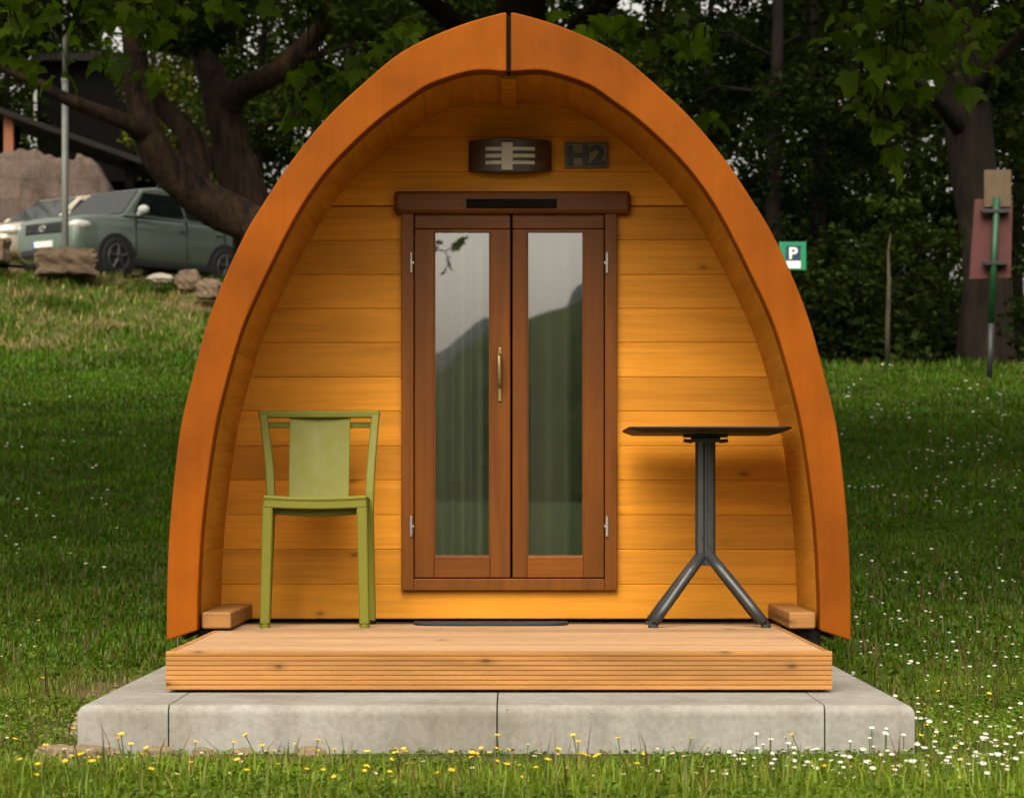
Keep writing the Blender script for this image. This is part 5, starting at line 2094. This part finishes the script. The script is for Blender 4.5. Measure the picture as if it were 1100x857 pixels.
zones = [grass_zone(185000, 6.1, 11.0, 1.2, 0.038, 0.0052),
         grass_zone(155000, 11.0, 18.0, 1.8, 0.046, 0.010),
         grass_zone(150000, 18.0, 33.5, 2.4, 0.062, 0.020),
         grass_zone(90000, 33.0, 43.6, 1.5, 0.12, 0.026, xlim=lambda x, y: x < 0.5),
         grass_zone(6000, 6.2, 7.40, 0.4, 0.10, 0.0045),
         grass_zone(420, 6.4, 7.5, 0.2, 0.17, 0.0035, stalk=True),
         grass_zone(2500, 7.5, 16, 0.3, 0.15, 0.004, stalk=True),
         grass_zone(9000, 33.0, 35, 1.5, 0.16, 0.02, xlim=lambda x, y: x > -1)]
V, Fq, starts, tots, C = [], [], [], [], []
off = 0
nl = 0
for v, c in zones:
    m = len(c)
    o = np.arange(m)[:, None] * 5 + off
    quad = o + np.array([0, 1, 2, 3])
    tri = o + np.array([3, 2, 4])
    fl = np.concatenate([quad, tri], 1).reshape(-1)
    st = (np.arange(m)[:, None] * 7 + np.array([0, 4])).reshape(-1) + nl
    V.append(v)
    Fq.append(fl)
    starts.append(st)
    tots.append(np.tile([4, 3], m))
    C.append(np.repeat(c, 2, axis=0))
    off += len(v)
    nl += len(fl)
# clover and small broad leaves between the blades
def herbs(n, y0, y1, marg, size, hmax):
    y = np.sqrt(y0 ** 2 + rng.uniform(0, 1, n) * (y1 ** 2 - y0 ** 2))
    x = rng.uniform(-1, 1, n) * (y * 0.2037 + marg)
    ok = ~blocked(x, y) & (rng.uniform(0, 1, n) > np.clip(dryness(x, y) * 0.9, 0, 0.8)) & (vnoise(x, y, 2.6, 8) + rng.uniform(-.25, .25, n) > 0.45)
    x, y = x[ok], y[ok]
    m = len(x)
    pts = np.stack([x, y, terrain(x, y) + rng.uniform(0.3, 1.0, m) * hmax * np.where((y > 6.9) & (y < 7.6), 0.4, 1.0)], 1)
    v, f = leaf_quads(pts, size, up_bias=1.6, ratio=0.85)
    lush_shade = sst(8.0, 12.5, y)[:, None]  # herbs follow: greener farther back, the tree shade mixed into their colour
    c = np.array([0.100, 0.165, 0.016]) * (1 - lush_shade) + np.array([0.050, 0.095, 0.006]) * lush_shade
    c = c * rng.uniform(0.55, 1.4, (m, 1))
    return v, f, c


for hv, hf, hc in (herbs(80000, 6.1, 9.5, 1.0, 0.016, 0.038), herbs(30000, 9.5, 20, 0.6, 0.026, 0.045)):
    V.append(hv)
    Fq.append(hf + off)
    m = len(hc) * 2
    starts.append(np.arange(m) * 3 + nl)
    tots.append(np.full(m, 3))
    C.append(np.repeat(hc, 2, axis=0))
    off += len(hv)
    nl += len(hf)
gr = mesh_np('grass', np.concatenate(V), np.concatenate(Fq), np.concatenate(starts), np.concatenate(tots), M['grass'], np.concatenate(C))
tag(gr, 'short meadow grass growing on the lawn and bank', 'grass', kind='stuff')


# ------------------------------------------------------------------ flowers
def flower_mesh(name, petal, h, r, petals, centre_mat, cup):
    mb = MB()
    mb.tube([(0, 0, 0), (0.006, 0.003, h * .5), (0.004, 0, h)], [0.0016, 0.0014, 0.0012], 5, mi=0)
    for k in range(petals):
        a = 2 * math.pi * k / petals
        w = math.pi / petals * 0.85
        p = [(r * .25 * math.cos(a - w), r * .25 * math.sin(a - w), h), (r * .8 * math.cos(a - w), r * .8 * math.sin(a - w), h + cup * r * .7), (r * math.cos(a), r * math.sin(a), h + cup * r),
             (r * .8 * math.cos(a + w), r * .8 * math.sin(a + w), h + cup * r * .7), (r * .25 * math.cos(a + w), r * .25 * math.sin(a + w), h)]
        mb.add([(x + 0.004, y, z) for x, y, z in p], [(0, 1, 2, 3, 4)], mi=1)
    mb.ellipsoid((0.004, 0, h + 0.001), (r * .34, r * .34, r * .25), 8, 5, mi=2)
    o = mb.build(name, [M['stem'], petal, centre_mat], None)
    return o


def scatter(proto, spots, label, cat, group, smin, smax, tiltmax=0.5):
    for i, (x, y) in enumerate(spots):
        o = proto if i == 0 else proto.copy()
        if i:
            COL.objects.link(o)
        s = random.uniform(smin, smax)
        o.location = (x, y, T(x, y) - 0.004)
        o.rotation_euler = (random.uniform(-.1, tiltmax), random.uniform(-.25, .25), random.uniform(-1.2, 1.2))
        o.scale = (s, s, s * random.uniform(0.6, 1.15))
        tag(o, label, cat, group)


def ground_spot(px_, py_):
    """ground point seen at a pixel (bisect along the ray)"""
    lo, hi = 5.5, 33.0
    dprev = lo
    for d_ in np.arange(lo, hi, 0.05):
        z = PZ(py_, d_)
        if z <= T(PX(px_, d_), d_):
            return (PX(px_, d_), float(d_))
    return None


def spots(n, f):
    out = []
    while len(out) < n:
        s = ground_spot(*f())
        if s and not bool(blocked(np.array(s[0]), np.array(s[1]))):
            out.append(s)
    return out


yel = flower_mesh('yellow_flower', M['petal_y'], 0.075, 0.0085, 6, M['petal_y'], 0.35)


def fy():
    k = random.random()
    if k < 0.75:
        return random.uniform(20, 700), random.uniform(818, 856)
    return random.uniform(0, 1095), random.uniform(780, 856)


sp = spots(95, fy) + spots(6, lambda: (random.uniform(0, 90), random.uniform(660, 800))) + spots(4, lambda: (random.uniform(990, 1090), random.uniform(720, 800)))
scatter(yel, sp, 'small yellow meadow flower in the grass before the base', 'flower', 'yellow flowers in the front grass', 0.75, 1.3)
wht = flower_mesh('white_daisy', M['petal'], 0.055, 0.0068, 9, M['petal_y'], 0.12)


def fw1():
    k = random.random()
    if k < 0.55:
        return random.triangular(560, 1098, 1040), random.triangular(800, 857, 850)
    if k < 0.86:
        return random.uniform(985, 1098), random.triangular(690, 830, 800)
    return random.uniform(0, 620), random.uniform(800, 856)


sp = spots(215, fw1) + spots(50, lambda: (random.uniform(915, 1098), random.uniform(560, 720))) + spots(20, lambda: (random.uniform(0, 80), random.uniform(650, 800)))
scatter(wht, sp, 'small white daisy in the near grass round the base', 'flower', 'white daisies in the near grass', 0.6, 1.25)
# daisies on the rising lawn, beyond counting range: one object
vs, fs, mi = [], [], []
far_sp = []
for cxp, cyp in [(random.uniform(895, 1098), random.uniform(396, 560)) for _ in range(60)]:
    for _ in range(random.choice((1, 2, 2, 4))):
        far_sp.append((cxp + random.gauss(0, 7), cyp + random.gauss(0, 4)))
far_sp += [(random.uniform(0, 175), random.uniform(430, 640)) for _ in range(34)]
far_sp += [(random.uniform(915, 1098), random.uniform(600, 850)) for _ in range(130)] + [(random.uniform(780, 1098), random.uniform(815, 856)) for _ in range(70)]
mbf = MB()
for px_, py_ in far_sp:
    s = ground_spot(px_, py_)
    if not s or bool(blocked(np.array(s[0]), np.array(s[1]))):
        continue
    x, y = s
    z = T(x, y)
    r = 0.0075 * random.uniform(.6, 1.3) * (1 + 0.045 * max(0, y - 9))
    h = 0.05 + random.uniform(0.0, 0.05)
    h *= 1 + 0.02 * max(0, y - 9)
    tilt = random.uniform(0.1, 0.5)
    ring = [(x + r * math.cos(a), y + r * math.sin(a), z + h + r * math.sin(a) * tilt) for a in np.linspace(0, 2 * math.pi, 8, endpoint=False)]
    mbf.add([(x, y, z + h + r * 0.35)] + ring, [(0, 1 + i, 1 + (i + 1) % 8) for i in range(8)], mi=1)
    mbf.tube([(x, y, z - 0.005), (x, y, z + h)], 0.0015, 4, mi=0)
o = mbf.build('daisies', [M['stem'], M['petal']], None)
tag(o, 'scattered white daisies dotting the rising lawn', 'flowers', kind='stuff')

# crumbs of dry soil along the base
cr = []
for i, (x, y, s) in enumerate([(-1.26, 7.42, .05), (-1.20, 7.46, .035), (-1.05, 7.47, .04), (-0.92, 7.48, .03), (-1.36, 7.47, .045), (-0.80, 7.48, .03), (-0.60, 7.49, .035), (-1.40, 8.3, .05), (-1.42, 8.6, .06), (-1.39, 8.0, .04)]):
    rock_o = rock('soil_clod', (x, y, T(x, y) + s * .15), (s * 1.3, s, s * .6), 50 + i, M['soil'], 'dry brown clod of soil lying at the edge of the concrete base', 0.1, 'clods of dry soil along the base')
    rock_o['category'] = 'soil clod'

# ------------------------------------------------------------------ light, sky, camera
EL, AZ = 48.0, 192.0     # sun above the horizon; compass angle measured from +y towards +x
sun_dir = Vector((math.sin(R(AZ)) * math.cos(R(EL)), math.cos(R(AZ)) * math.cos(R(EL)), math.sin(R(EL))))
w = bpy.data.worlds.new('World')
scene.world = w
w.use_nodes = True
nt = w.node_tree
bg = nt.nodes['Background']
sky = nt.nodes.new('ShaderNodeTexSky')
sky.sky_type = 'NISHITA'
sky.sun_disc = False
sky.sun_elevation = R(EL)
sky.sun_rotation = R(AZ)
sky.air_density = 1.0
sky.dust_density = 7.0
sky.ozone_density = 1.0
hs = nt.nodes.new('ShaderNodeHueSaturation')
hs.inputs['Saturation'].default_value = 0.12
nt.links.new(sky.outputs[0], hs.inputs['Color'])
nt.links.new(mixc(nt, hs.outputs[0], (1.0, 0.93, 0.82), 1.0, 'MULTIPLY'), bg.inputs['Color'])
bg.inputs['Strength'].default_value = 0.15
sl = bpy.data.lights.new('sun', 'SUN')
sl.energy = 0.72
sl.angle = R(62)
sl.color = (1.0, 0.93, 0.82)
so = bpy.data.objects.new('sun', sl)
COL.objects.link(so)
so.rotation_euler = (-sun_dir).to_track_quat('-Z', 'Y').to_euler()
so.location = (0, 0, 30)

cam = bpy.data.cameras.new('camera')
cam.sensor_width = 36
cam.lens = F / 1100 * 36
cam.shift_y = (HY - 428.5) / 1100
cam.clip_end = 3000
cam.dof.use_dof = True
cam.dof.focus_distance = 9.4
cam.dof.aperture_fstop = 7.0
co = bpy.data.objects.new('camera', cam)
COL.objects.link(co)
co.location = (0, 0, CZ)
co.rotation_euler = (R(90), 0, 0)
scene.camera = co

scene.view_settings.view_transform = 'Standard'
scene.view_settings.look = 'None'
scene.view_settings.gamma = 1
scene.view_settings.exposure = 0.9
scene.view_settings.use_curve_mapping = False
scene.render.engine = 'CYCLES'
c = scene.cycles
c.use_denoising = True
c.max_bounces = 7
c.diffuse_bounces = 3
c.glossy_bounces = 3
c.transmission_bounces = 4
c.transparent_max_bounces = 8
c.use_adaptive_sampling = True
c.adaptive_threshold = 0.02
c.caustics_reflective = False
c.caustics_refractive = False
